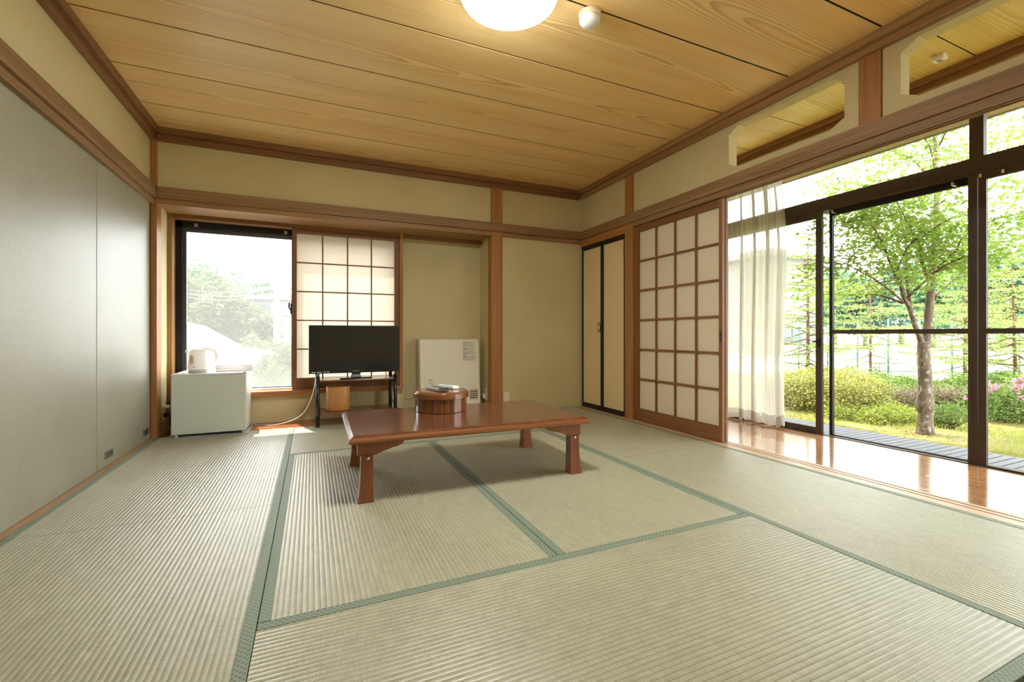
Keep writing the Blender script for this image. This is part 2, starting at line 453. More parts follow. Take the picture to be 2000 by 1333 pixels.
DECK = plain('weathered_grey_deck', S(96, 98, 103), 0.7, bscale=60)
TEAL = plain('teal_fence_paint', S(44, 84, 75), 0.5)
HOUSEW = plain('pale_house_wall', S(120, 120, 116), 0.85)
ROOFM = plain('light_metal_roof', S(128, 122, 122), 0.5)
CARW = plain('white_car_paint', S(190, 192, 192), 0.2, coat=0.6)
CARG = plain('dark_car_glass', S(60, 66, 70), 0.08)
RUBBER = plain('black_rubber', S(30, 30, 30), 0.7)
CONC = plain('grey_concrete', S(190, 188, 184), 0.85)

# ------------------------------------------------------------------ room shell
XL, XR, YB, YF, ZC = -1.068, 2.592, 4.05, -0.45, 2.25
fl = struct('floor', 'floor under the tatami mats')
box('floor_slab', DARK, fl, XL - 0.1, 2.535, YF - 0.1, 4.04, -0.25, -0.052)
MB().box(-1.07, -1.036, YF, 4.03, -0.05, 0.0).build('edge_board', W['y'], fl, 'narrow wooden board along the left wall', 0.002)
box('cover_board', RFLOOR, fl, -1.034, 2.53, YF, 0.43, -0.05, -0.002, label='wooden floor past the last mats')
nb = 5
for i in range(2):
    y0 = 4.046 + i * 0.157
    box('recess_board', RFLOOR, fl, -1.03, 1.575, y0, y0 + 0.1555, -0.05, 0.0, 0.0015)
box('corner_board', RFLOOR, fl, 1.575, 2.6, 4.03, 4.05, -0.05, -0.001)

# tatami mats: ribbed woven surface + two cloth borders on the long sides
def make_mat(label, cx, cy, L, Wd, along_y):
    t = thing('tatami_mat', label, 'tatami mat', (cx, cy, 0), PI / 2 if along_y else 0, 'tatami mats of the room')
    b = 0.031; g = 0.0012
    hl, hw = L / 2 - g, Wd / 2 - g
    yi0, yi1 = -hw + b - 0.004, hw - b + 0.004
    ys, zs = [], []
    k0 = math.floor(yi0 / 0.0155); k1 = math.ceil(yi1 / 0.0155)
    for k in range(k0, k1 + 1):
        for fy, dz in ((0.0, -0.0010), (0.09, -0.00012), (0.5, 0.0), (0.91, -0.00012)):
            y = (k + fy) * 0.0155
            if yi0 <= y <= yi1: ys.append(y); zs.append(dz - 0.0006)
    n = len(ys); NX = 3
    V, Q = [], []
    for i in range(NX):
        x = -hl + 2 * hl * i / (NX - 1)
        V += [(x, y, z) for y, z in zip(ys, zs)]
    for i in range(NX - 1):
        for j in range(n - 1): Q.append((i * n + j, (i + 1) * n + j, (i + 1) * n + j + 1, i * n + j + 1))
    m = MB(); m.add(V, Q, True)
    for sx in (-1, 1):       # woven ends turned down over the core
        x = sx * hl; q = [(x, yi0, -0.0025), (x, yi1, -0.0025), (x, yi1, -0.05), (x, yi0, -0.05)]
        m.add(q, [(0, 1, 2, 3) if sx < 0 else (3, 2, 1, 0)])
    m.build('woven_surface', RUSH, t, local=True)
    for s in (-1, 1):
        y0, y1 = sorted((s * hw, s * (hw - b)))
        MB().box(-hl, hl, y0, y1, -0.05, 0.0006).build('cloth_border', HERI, t, 'green patterned cloth border', 0.0012, 1, local=True)
    return t
XA, X1, X2, X3, X4 = -1.034, -0.130, 0.764, 1.660, 2.532
Y1, Y2, Y3, Y4 = 0.448, 1.336, 3.122, 4.04
MID = 2.245
make_mat('tatami mat along the grey panel wall with the white fridge on its far end', (XA + X1) / 2, (MID + Y4) / 2, Y4 - MID, X1 - XA, True)
make_mat('tatami mat along the grey panel wall in front of the fridge mat, nearer the viewer', (XA + X1) / 2, (Y1 + MID) / 2, MID - Y1, X1 - XA, True)
make_mat('tatami mat lying crosswise in front of the window recess and television rack', (X1 + X3) / 2, (Y3 + Y4) / 2, X3 - X1, Y4 - Y3, False)
make_mat('tatami mat under the left legs of the low table', (X1 + X2) / 2, (Y2 + Y3) / 2, Y3 - Y2, X2 - X1, True)
make_mat('tatami mat under the right legs of the low table', (X2 + X3) / 2, (Y2 + Y3) / 2, Y3 - Y2, X3 - X2, True)
make_mat('tatami mat lying crosswise nearest the viewer, in front of the low table', (X1 + X3) / 2, (Y1 + Y2) / 2, X3 - X1, Y2 - Y1, False)
make_mat('tatami mat in front of the black framed closet doors and paper screen', (X3 + X4) / 2, (MID + Y4) / 2, Y4 - MID, X4 - X3, True)
make_mat('tatami mat beside the open veranda threshold', (X3 + X4) / 2, (Y1 + MID) / 2, MID - Y1, X4 - X3, True)

# left wall
wl = struct('wall_left', 'grey beige left wall of tall grained panels')
MB().box(XL - 0.12, XL - 0.02, YF, 4.6, -0.2, 2.5).build('wall_core', DARK, wl)
for i, (a, b) in enumerate(((3.15, 4.03), (2.25, 3.146), (1.35, 2.246), (0.45, 1.346), (-0.45, 0.446))):
    p = box('wall_panel', LPAN, wl, XL - 0.02, XL, a, b, 0.0, 1.70, 0.003)
    if i == 0:
        for yc in (3.30, 3.93):
            h = MB().box(XL - 0.004, XL + 0.003, yc - 0.052, yc + 0.052, 0.048, 0.083).build('recessed_pull', DGREY, p, 'small dark metal pull plate', 0.001)
            m = MB()
            for b in ((yc - 0.054, yc + 0.054, 0.081, 0.086), (yc - 0.054, yc + 0.054, 0.045, 0.050), (yc - 0.054, yc - 0.048, 0.050, 0.081), (yc + 0.048, yc + 0.054, 0.050, 0.081)): m.box(XL - 0.002, XL + 0.006, *b)
            m.build('pull_rim', STEEL, p, 'bright metal rim of the pull')
box('upper_plaster', PLAS, wl, XL - 0.02, XL, YF, 4.06, 1.70, 2.26)
# back wall
wb = struct('wall_back', 'beige back wall with the window recess')
MB().box(1.60, 2.7, YB, YB + 0.1, -0.1, 1.75).build('lower_plaster', PLAS, wb)
MB().box(XL - 0.1, 2.7, YB, YB + 0.1, 1.74, 2.26).build('upper_plaster', PLAS, wb)
m = MB(); yb = 4.36
m.box(0.785, 1.70, yb, yb + 0.12, -0.1, 1.75)
m.box(-1.03, 0.785, yb, yb + 0.12, -0.1, 0.24)
m.box(-1.03, 0.785, yb + 0.02, yb + 0.12, 1.695, 1.75)
m.build('recess_back_plaster', PLAS, wb)
MB().box(-1.12, -1.031, 4.13, yb + 0.14, -0.1, 1.75).build('recess_side_plaster', PLAS, wb)
MB().box(1.576, 1.66, 4.125, yb + 0.14, -0.1, 1.75).build('recess_side_plaster', PLAS, wb)
MB().box(-1.2, 4.2, 4.482, 4.50, 1.72, 2.7).build('outer_wall', STUCCO, wb)
MB().box(1.6, 4.2, 4.13, 4.3, -0.4, 2.7).build('outer_wall', STUCCO, wb)
# right wall above the openings, with two eight-sided ventilation openings
wr = struct('wall_right', 'plaster wall over the veranda opening with two eight-sided openings')
def octo(y0, y1, z0=1.869, z1=2.146, c=0.072):
    return [(y0 + c, z0), (y1 - c, z0), (y1, z0 + c * 0.55), (y1, z1 - c * 0.55), (y1 - c, z1), (y0 + c, z1), (y0, z1 - c * 0.55), (y0, z0 + c * 0.55)]
m = MB(); xa, xb = XR, XR + 0.075
def holed(m, y0, y1, z0, z1, hole):
    out = [(y0, z0), (y1, z0), (y1, z1), (y0, z1)]
    h = hole
    vs = out + h
    fs = [(0, 1, 5, 4), (1, 6, 5), (1, 2, 7, 6), (2, 8, 7), (2, 3, 9, 8), (3, 10, 9), (3, 0, 11, 10), (0, 4, 11)]
    n = len(vs)
    V = [(xa, *p) for p in vs] + [(xb, *p) for p in vs]
    F = [f[::-1] for f in fs] + [tuple(i + n for i in f) for f in fs]
    F += [(4 + i, 4 + (i + 1) % 8, n + 4 + (i + 1) % 8, n + 4 + i)[::-1] for i in range(8)]
    m.add(V, F)
holed(m, 1.395, 2.60, 1.80, 2.26, octo(1.475, 2.203))
holed(m, 0.10, 1.31, 1.80, 2.26, octo(0.496, 1.224))
m.box(xa, xb, 2.60, 4.06, 1.80, 2.26); m.box(xa, xb, YF - 0.05, 0.10, 1.80, 2.26); m.box(xa, xb, 1.30, 1.40, 1.80, 2.26)
m.build('upper_plaster', PLAS, wr)
MB().box(2.66, 2.72, 3.15, 4.06, -0.1, 1.82).build('closet_back', PLAS, wr)
# wall behind the viewer
wf = struct('wall_front', 'plain plaster wall behind the viewer')
MB().box(-1.2, 2.7, YF - 0.1, YF, -0.1, 2.3).build('plaster', PLAS, wf)
MB().box(2.66, 3.7, YF - 0.1, YF, -0.1, 2.35).build('veranda_end_plaster', PLAS, wf)
MB().box(2.66, 3.7, 4.05, 4.15, -0.1, 2.35).build('veranda_end_plaster', PLAS, wb)

# ceiling: broad veneer planks with dark recessed joints
ce = struct('ceiling', 'veneered plank ceiling')
MB().box(-1.2, 2.7, YF - 0.1, 4.2, ZC + 0.0045, ZC + 0.05).build('backing', DARK, ce)
seams = [3.618 - 0.4685 * k for k in range(-1, 9)]
pl = None
for k in range(len(seams) - 1):
    y1, y0 = seams[k] - 0.005, seams[k + 1] + 0.005
    yc = (y0 + y1) / 2
    o = MB().box(-1.04, 2.60, y0, y1, ZC, ZC + 0.004).build('plank', CEIL, ce, None, 0.001, 1, loc=((-1.04 + 2.6) / 2, yc, ZC))
MB().box(2.60, 3.75, YF - 0.1, 4.2, 2.2945, 2.34).build('veranda_backing', DARK, ce)
vse = [3.56 - 0.465 * k for k in range(-1, 9)]
for k in range(len(vse) - 1):
    y1, y0 = vse[k] - 0.0035, vse[k + 1] + 0.0035
    MB().box(2.66, 3.50, y0, y1, 2.29, 2.294).build('plank', VCEIL, ce, None, 0.001, 1, loc=(3.08, (y0 + y1) / 2, 2.29))
rf = struct('roof', 'roof slab with projecting eave')
MB().box(-1.25, 3.75, YF - 0.2, 4.50, 2.42, 2.56).build('slab', STUCCO, rf)
SOFF = m_plaster('rough_eave_soffit', S(150, 126, 98), S(182, 158, 128), 90, 0.9, 0.003, 0.8)
MB().box(3.57, 4.405, YF - 1.5, 4.6, 2.30, 2.34).build('eave_soffit', SOFF, rf)
MB().box(4.405, 4.432, YF - 1.5, 4.6, 2.295, 2.38).build('eave_fascia', CONC2, rf)
MB().box(3.57, 4.43, YF - 1.5, 4.6, 2.38, 2.5).build('eave_roof', STUCCO, rf)

# timber trims -------------------------------------------------------
def trim(i, mat, *b, bevel=0.002, label=None):
    return box('trim_%d' % i, mat, None, *b, bevel=bevel, kind='structure', label=label)
trim(1, WB['x'], -1.024, 2.566, 4.008, 4.06, 1.742, 1.822, label='wooden picture rail across the back wall')
trim(2, W['x'], -1.03, 1.574, 4.03, 4.37, 1.700, 1.742, bevel=0.001, label='wooden soffit board over the window recess')
trim(3, W['x'], 1.69, 2.575, 4.034, 4.06, 1.700, 1.742, label='thin wooden strip under the back picture rail')
trim(4, WO['z'], 1.574, 1.690, 4.03, 4.128, 0.0, 2.17, label='wooden post right of the window recess')
trim(5, WO['z'], -1.066, -1.029, 4.03, 4.138, 0.0, 2.17, label='wooden corner post left of the window recess')
trim(6, WB['y'], -1.07, -1.026, YF, 4.012, 1.742, 1.822, label='wooden picture rail along the left wall')
trim(7, WB['y'], -1.07, -1.044, YF, 4.03, 1.700, 1.742, label='thin wooden strip under the left picture rail')
trim(8, WB['y'], 2.564, 2.61, YF, 4.012, 1.742, 1.822, label='wooden picture rail along the right wall')
mm = MB()   # head beam with two sliding grooves underneath
prof = [(2.578, 1.742), (2.578, 1.700), (2.592, 1.700), (2.592, 1.714), (2.606, 1.714), (2.606, 1.700), (2.618, 1.700), (2.618, 1.714), (2.632, 1.714), (2.632, 1.700), (2.646, 1.700), (2.646, 1.742)]
mm.prism(prof, 'y', YF, 3.19).build('trim_9', WB['y'], None, 'grooved head beam over the veranda opening', 0.001, 1, kind='structure')
trim(10, WO['y'], 2.582, 2.66, 3.31, 4.04, 1.664, 1.742, label='wooden head board over the closet doors')
trim(11, WO['z'], 2.580, 2.66, 3.192, 3.305, 0.0, 2.17, label='wooden post between closet doors and paper screen')
trim(12, WO['z'], 2.580, 2.60, 1.302, 1.402, 1.80, 2.17, label='short wooden post between the two eight-sided openings')
trim(13, CRN['x'], -1.03, 2.56, 4.022, 4.06, 2.160, 2.206, label='lower crown strip on the back wall')
trim(14, CRN['x'], -1.01, 2.535, 3.992, 4.06, 2.206, 2.252, label='upper crown strip on the back wall')
trim(15, CRN['y'], -1.07, -1.036, YF, 4.03, 2.165, 2.206, label='lower crown strip on the left wall')
trim(16, CRN['y'], -1.07, -1.010, YF, 4.0, 2.206, 2.252, label='upper crown strip on the left wall')
trim(17, W['y'], 2.562, 2.61, YF, 4.03, 2.168, 2.208, label='lower crown strip on the right wall')
trim(18, W['y'], 2.534, 2.61, YF, 4.0, 2.208, 2.252, label='upper crown strip on the right wall')
trim(19, CRN['y'], 3.385, 3.50, YF, 4.05, 2.222, 2.258, label='lower crown strip over the veranda window')
trim(20, CRN['y'], 3.345, 3.50, YF, 4.05, 2.258, 2.292, label='upper crown strip over the veranda window')
th = MB()
prof = [(2.534, -0.05), (2.534, 0.0), (2.594, 0.0), (2.594, -0.006), (2.606, -0.006), (2.606, 0.0), (2.634, 0.0), (2.634, -0.006), (2.646, -0.006), (2.646, 0.0), (2.672, 0.0), (2.672, -0.05)]
th.prism(prof[::-1], 'y', YF, 4.04).build('trim_21', SILL, None, 'pale threshold with two sliding grooves', kind='structure')
gr = MB(); gr.box(2.5945, 2.6055, YF, 4.03, -0.0058, -0.0040); gr.box(2.6345, 2.6455, YF, 4.03, -0.0058, -0.0040)
gr.build('trim_22', CRN['y'], None, 'dark groove bottoms of the threshold', kind='structure')
# window recess frame
trim(23, W['z'], -1.029, -1.000, 4.298, 4.48, 0.235, 1.70, label='left wooden jamb of the recess window')
trim(24, WO['z'], 0.753, 0.785, 4.298, 4.48, 0.235, 1.70, label='right wooden jamb of the recess window')
trim(25, CRN['x'], -1.029, 1.574, 4.302, 4.48, 1.668, 1.701, label='wooden head of the recess window')
trim(26, SILL_X, -1.029, 0.785, 4.292, 4.50, 0.235, 0.272, label='wooden sill of the recess window')

# ------------------------------------------------------------------ recess window (window_1) and its shoji (door_3)
w1 = struct('window_1', 'aluminium sliding window in the left recess, white glare outside')
m = MB(); m.box(-0.998, -0.952, 4.385, 4.47, 0.272, 1.668); m.box(-0.998, 0.752, 4.385, 4.47, 1.618, 1.668)
m.box(0.715, 0.752, 4.385, 4.47, 0.272, 1.668)
m.build('window_frame', BRONZE_D, w1, bevel=0.002)
box('bottom_track', WHITEP, w1, -0.952, 0.715, 4.385, 4.47, 0.272, 0.290, 0.002, 'bottom track with the white of sun glare put into its colour')  # white colour stands in for sunlight blowing out the track
m = MB(); m.box(-0.952, -0.930, 4.41, 4.435, 0.290, 1.618); m.box(-0.166, -0.118, 4.41, 4.435, 0.290, 1.618)
m.box(-0.93, -0.166, 4.41, 4.435, 1.585, 1.618); m.box(-0.93, -0.166, 4.41, 4.435, 0.290, 0.300)
m.build('sash', GREYSASH, w1, 'left sliding sash', 0.0015)
m = MB(); m.box(-0.145, -0.11, 4.44, 4.46, 0.290, 1.618); m.box(0.69, 0.715, 4.44, 4.46, 0.290, 1.618)
m.box(-0.11, 0.69, 4.44, 4.46, 1.585, 1.618); m.box(-0.11, 0.69, 4.44, 4.46, 0.290, 0.312)
m.build('sash', GREYSASH, w1, 'right sliding sash', 0.0015)
box('pane', GLASS, w1, -0.935, -0.16, 4.420, 4.424, 0.305, 1.592)
box('pane', GLASS, w1, -0.115, 0.695, 4.448, 4.452, 0.305, 1.592)
box('glare_veil', VEIL, w1, -0.95, -0.12, 4.476, 4.4765, 0.285, 1.63, label='added pale sheet behind the glass that veils the view with glare')  # sheet added only to wash the outside view with scattered light
for xx in (-0.86, -0.21):
    MB().box(xx - 0.012, xx + 0.012, 4.378, 4.386, 1.625, 1.652).build('clip', STEEL, w1, 'small steel clip', 0.001)
m = MB(); m.box(-0.172, -0.150, 4.385, 4.412, 0.93, 1.02); m.tube([(-0.168, 4.39, 0.96), (-0.185, 4.38, 0.99), (-0.18, 4.375, 1.03)], 0.006, 6)
m.build('latch', BRONZE_D, w1)

def shoji(name, label, mat_axis_frame, plane, a0, a1, z0, z1, depth, stile, stile2, top, bottom, ncol, nrow, xy, bar=0.011, sgn=1):
    """sliding paper screen; xy='x' panel spans x at y=plane, xy='y' panel spans y at x=plane. room side is the low plane side"""
    d = struct(name, label)
    def B(nm, mat, u0, u1, w0, w1, zz0, zz1, bevel=0.0015):
        if xy == 'x': return box(nm, mat, d, u0, u1, w0, w1, zz0, zz1, bevel)
        return box(nm, mat, d, w0, w1, u0, u1, zz0, zz1, bevel)
    fa = SHO[xy]
    B('stile', SHO['z'], a0, a0 + stile, plane, plane + depth, z0, z1); B('stile', SHO['z'], a1 - stile2, a1, plane, plane + depth, z0, z1)
    B('top_rail', fa, a0 + stile, a1 - stile2, plane + 0.001, plane + depth - 0.001, z1 - top, z1)
    B('bottom_rail', fa, a0 + stile, a1 - stile2, plane + 0.001, plane + depth - 0.001, z0, z0 + bottom)
    u0, u1, v0, v1 = a0 + stile, a1 - stile2, z0 + bottom, z1 - top
    pw, ph = (u1 - u0) / ncol, (v1 - v0) / nrow
    for i in range(1, ncol): B('upright_bar', SHO['z'], u0 + i * pw - bar / 2, u0 + i * pw + bar / 2, plane + 0.004, plane + depth * 0.67, v0, v1, 0.0005)
    for j in range(1, nrow): B('cross_bar', fa, u0, u1, plane + 0.006, plane + depth * 0.67, v0 + j * ph - bar / 2, v0 + j * ph + bar / 2, 0.0005)
    for i in range(ncol):
        for j in range(nrow):
            B('paper_pane', PAPER, u0 + i * pw, u0 + (i + 1) * pw, plane + depth * 0.68, plane + depth * 0.68 + 0.0007, v0 + j * ph, v0 + (j + 1) * ph, 0)
    return d
shoji('door_3', 'paper screen covering the right half of the recess window', 'x', 4.312, -0.157, 0.752, 0.274, 1.667, 0.028, 0.036, 0.044, 0.04, 0.098, 4, 5, 'x')
shoji('door_4', 'front paper screen of the pair slid open beside the veranda', 'y', 2.598, 2.262, 3.19, 0.002, 1.700, 0.0265, 0.030, 0.050, 0.055, 0.105, 4, 6, 'y', 0.016)
shoji('door_5', 'second paper screen stacked behind the front one', 'y', 2.6255, 2.258, 3.19, 0.002, 1.700, 0.0195, 0.030, 0.050, 0.055, 0.105, 4, 6, 'y', 0.016)
d4 = bpy.data.objects['door_4']
box('finger_pull', BLACKLAC, d4, 2.5965, 2.599, 2.270, 2.284, 0.70, 0.77, label='dark recessed finger pull')

# closet doors (folding pair)
def leaf(name, label, y0, y1, curl=False):
    d = struct(name, label); x0 = 2.590
    z0, z1 = 0.004, 1.662
    a = 0.022
    m = MB(); m.box(x0, x0 + 0.022, y0, y0 + a, z0, z1); m.box(x0, x0 + 0.022, y1 - a, y1, z0, z1)
    m.box(x0, x0 + 0.022, y0 + a, y1 - a, z1 - 0.042, z1); m.box(x0, x0 + 0.022, y0 + a, y1 - a, z0, z0 + 0.045)
    m.build('black_frame', BLACKLAC, d, 'black lacquered frame', 0.0015)
    box('paper_panel', FUSUMA, d, x0 + 0.007, x0 + 0.018, y0 + a, y1 - a, z0 + 0.045, z1 - 0.042, label='cream paper panel')
    if curl:
        yy, zz = y0 + a, z1 - 0.042
        MB().add([(x0 + 0.0065, yy, zz - 0.20), (x0 + 0.0045, yy + 0.055, zz - 0.05), (x0 + 0.0065, yy + 0.17, zz - 0.006), (x0 - 0.004, yy + 0.03, zz - 0.018), (x0 - 0.003, yy + 0.012, zz - 0.06)],
                 [(0, 4, 1), (4, 3, 1), (3, 2, 1)]).build('loose_corner', FUSUMA, d, 'curled corner of the cream paper')
    return d
dl = leaf('door_1', 'black framed closet door leaf in the room corner', 3.672, 4.025)
dr = leaf('door_2', 'black framed closet door leaf beside the wooden post, paper corner curling', 3.312, 3.668, True)
ring = [(2.578, 3.70 + 0.022 * math.cos(a), 0.82 + 0.045 * math.sin(a)) for a in np.linspace(0.3, 2 * PI - 0.3, 16)]
MB().tube(ring, 0.0032, 6).build('ring_handle', BLACKP, dl, 'dark iron ring handle')
m = MB(); m.box(2.584, 2.591, 3.654, 3.686, 0.76, 0.88); m.box(2.583, 2.591, 3.660, 3.680, 1.50, 1.60); m.box(2.583, 2.591, 3.660, 3.680, 0.02, 0.06)
m.build('hinge', BLACKP, dr, bevel=0.001)

# ------------------------------------------------------------------ veranda floor and window
vf = struct('veranda_floor', 'glossy narrow board floor of the veranda')
nw = 11; xw = (3.472 - 2.673) / nw
random.seed(4)
for i in range(nw):
    y = YF - random.uniform(0, 1.2)
    while y < 4.05:
        y2 = min(y + 1.82, 4.05)
        ya = max(y, YF)
        if y2 - ya > 0.02:
            box('board', VFLOOR, vf, 2.673 + i * xw + 0.0008, 2.673 + (i + 1) * xw - 0.0008, ya + 0.0006, y2 - 0.0006, -0.03, 0.0, 0.0012, loc=None)
        y += 1.82
MB().box(2.6, 3.6, YF, 4.1, -0.25, -0.031).build('floor_bed', DARK, vf)

w2 = struct('window_2', 'bronze veranda window wall of sliding panes with fixed panes above')
XW = 3.478
m = MB()
m.box(XW, XW + 0.09, YF, 4.05, 1.672, 1.768)          # transom
m.box(XW, XW + 0.09, YF, 4.05, 2.19, 2.30); m.box(XW, XW + 0.09, YF, 4.05, -0.04, 0.004)
for y in (YF, 4.01): m.box(XW, XW + 0.09, y, y + 0.04, 0, 2.2)
m.build('window_frame', BRONZE, w2, bevel=0.003)
ups = [YF + 0.04, 1.25, 1.312, 3.0, 3.062, 4.01]
for a in (1.25, 3.0): box('upper_mullion', BRONZE, w2, XW, XW + 0.0445, a, a + 0.062, 1.768, 2.19, 0.003)
for a, b in ((YF + 0.04, 1.25), (1.312, 3.0), (3.062, 4.01)):
    box('pane', GLASS, w2, XW + 0.045, XW + 0.049, a, b, 1.768, 2.19, label='fixed upper pane')
def sash(y0, y1, dx, st0, st1, rail_b, rail_t, mid, dark=False):
    mat = BRONZE_D if dark else BRONZE
    x0, x1 = XW + dx, XW + dx + 0.026
    m = MB(); m.box(x0, x1, y0, y0 + st0, 0.004, 1.672); m.box(x0, x1, y1 - st1, y1, 0.004, 1.672)
    m.box(x0, x1, y0 + st0, y1 - st1, 1.672 - rail_t, 1.672); m.box(x0, x1, y0 + st0, y1 - st1, 0.004, 0.004 + rail_b)
    s = m.build('sash', mat, w2, bevel=0.002)
    if mid: box('mid_rail', BRONZE, s, x0 - 0.004, x1, y0 + st0, y1 - st1, 0.755, 0.785, 0.002)
    box('pane', GLASS, s, x0 + 0.011, x0 + 0.015, y0 + st0, y1 - st1, 0.004 + rail_b, 1.672 - rail_t)
    return s
sash(2.140, 3.03, 0.004, 0.044, 0.044, 0.045, 0.045, False)
s2 = sash(1.318, 2.110, 0.045, 0.010, 0.022, 0.006, 0.040, True, True)
sash(1.278, 1.318, 0.004, 0.020, 0.019, 0.045, 0.045, False)
sash(0.40, 1.274, 0.004, 0.010, 0.034, 0.006, 0.040, True)
sash(3.035, 4.01, 0.045, 0.044, 0.03, 0.045, 0.045, False)
sash(-0.41, 0.395, 0.045, 0.03, 0.044, 0.045, 0.045, False)
m = MB(); m.box(XW - 0.006, XW + 0.004, 2.150, 2.165, 0.66, 0.72); m.tube([(XW - 0.004, 2.158, 0.69), (XW - 0.016, 2.17, 0.70), (XW - 0.016, 2.19, 0.695)], 0.006, 6)
m.build('latch', BRONZE_D, w2)
for yy, zz in ((1.385, 1.645), (1.262, 1.655), (1.17, 1.650), (2.06, 1.65)):
    MB().box(XW - 0.004, XW + 0.05, yy - 0.006, yy + 0.006, zz - 0.011, zz + 0.011).build('clip', STEEL, w2, 'small steel clip', 0.001)

# sheer curtain: one gathered sheet, with UVs running across the cloth
def curtain():
    rng = random.Random(3)
    n, k = 240, 26
    y_a, y_b = 2.375, 3.02
    ct = thing('sheer_curtain', 'sheer white striped curtain gathered at the left end of the veranda window', 'curtain', (3.40, 2.6, 1.0))
    V, uv, Q = [], [], []
    for j in range(k):
        z = 0.018 + (2.15 - 0.018) * j / (k - 1)
        for i in range(n):
            s = i / (n - 1)
            if s < 0.78: y = y_a + (2.80 - y_a) * (s / 0.78)
            else: y = 2.80 + (y_b - 2.80) * (s - 0.78) / 0.22
            amp = (0.024 + 0.010 * math.sin(s * 17)) if s < 0.78 else 0.012
            w = 0.5 + 0.5 * math.cos(PI * min(1, abs(z - 1.0) / 1.2))
            x = 3.40 + amp * math.sin(s * 2 * PI * 8.0 + 0.4 * math.sin(z * 1.2 + s * 9)) + 0.012 * math.sin(s * 41 + z * 0.9) 
            yy = y + 0.020 * math.sin(s * 2 * PI * 9.5 * 0.5 + 1.0 + 0.3 * z) * (1 if 0.03 < s < 0.97 else 0.3)
            yy += 0.045 * max(0, (z - 1.45) / 0.7) ** 1.3 * (1 - s)
            yy += (0.012 * math.sin(z * 3.1)) * (1 - s)
            V.append((x, yy, z + 0.008 * math.sin(s * 57) * (1 if j == 0 else 0))); uv.append((s, z))
    for j in range(k - 1):
        for i in range(n - 1): Q.append((j * n + i, j * n + i + 1, (j + 1) * n + i + 1, (j + 1) * n + i))
    o = np_mesh('cloth', V, Q, SHEER, ct, None, True)
    ul = o.data.uv_layers.new(name='UVMap')
    idx = np.empty(len(o.data.loops), np.int32); o.data.loops.foreach_get('vertex_index', idx)
    ul.data.foreach_set('uv', np.array(uv, np.float32)[idx].ravel())
    nh = 2
    V2, Q2 = [], []
    for j in range(2):
        for i in range(n):
            p = V[i]; V2.append((p[0] - 0.002, p[1], p[2] + 0.085 * j))
    for i in range(n - 1): Q2.append((i, i + 1, n + i + 1, n + i))
    np_mesh('hem', V2, Q2, m_veil('voile_hem', S(196, 186, 174), 0.6, 0.4), ct, 'doubled bottom hem', True)
    box('curtain_rail', WHITEP, ct, 3.385, 3.415, 2.3, 4.0, 2.15, 2.175)
curtain()

# ------------------------------------------------------------------ ceiling things
t = thing('ceiling_lamp', 'lit round white ceiling lamp', 'lamp', (0.752, 1.722, ZC))
MB().lathe([(0.190, 0.0), (0.204, -0.03), (0.206, -0.082), (0.203, -0.083)], (0.752, 1.722, ZC), 64).build('base_ring', WHITEP, t)
MB().lathe([(0.002, -0.122), (0.08, -0.121), (0.14, -0.117), (0.18, -0.109), (0.197, -0.099), (0.2025, -0.088), (0.2025, -0.07)], (0.752, 1.722, ZC), 64).build('diffuser', LAMPM, t, 'glowing white diffuser')
t = thing('heat_detector', 'round cream fire detector on the ceiling beside the lamp', 'detector', (1.185, 1.775, ZC))
c = (1.185, 1.775, ZC)
MB().lathe([(0.050, 0.0), (0.052, -0.003), (0.052, -0.016), (0.045, -0.018), (0.045, -0.027)], c, 40).build('mounting_base', IVORYP, t)
MB().lathe([(0.001, -0.057), (0.025, -0.056), (0.038, -0.051), (0.0455, -0.040), (0.048, -0.037), (0.048, -0.028), (0.044, -0.026)], c, 40).build('sensor_cap', WHITEP, t)
MB().box(1.185 + 0.046, 1.185 + 0.058, 1.755, 1.775, ZC - 0.026, ZC - 0.004).build('side_lug', IVORYP, t, bevel=0.002)
t = thing('ceiling_socket', 'small white ceiling socket over the veranda seen through the near opening', 'socket', (3.165, 1.315, 2.29))
box('socket_body', WHITEP, t, 3.140, 3.190, 1.287, 1.343, 2.262, 2.29, 0.004)
m = MB()
for dx in (-0.01, 0.01): m.box(3.165 + dx - 0.003, 3.165 + dx + 0.003, 1.305, 1.325, 2.2605, 2.263)
m.build('contact_slot', DARK, t)

# ------------------------------------------------------------------ low table
tb = thing('low_table', 'low red brown lacquered wooden table in the middle of the mats', 'table', (0.766, 2.425, 0), math.radians(-1.0))
HX, HY = 0.615, 0.368
def rect(i, z): return [(-HX + i, -HY + i, z), (HX - i, -HY + i, z), (HX - i, HY - i, z), (-HX + i, HY - i, z)]
TEDGE = wood('golden_brown_edge_moulding', S(104, 56, 30), S(152, 96, 54), 'x', 0.24, 0.4, cross=70)
m = MB(); m.loft([rect(i, z) for i, z in ((0.016, 0.266), (0.004, 0.270), (0.0, 0.278), (0.001, 0.286), (0.006, 0.293), (0.012, 0.296), (0.016, 0.2965))])
m.build('edge_moulding', TEDGE, tb, 'rounded golden brown edge moulding', local=True, bevel=0.0008, seg=1)
m = MB(); m.loft([rect(i, z) for i, z in ((0.0125, 0.2955), (0.0125, 0.299), (0.020, 0.303), (0.026, 0.3045))])
m.build('tabletop', TABLE, tb, local=True, bevel=0.0008, seg=1)
LX, LY = 0.535, 0.307
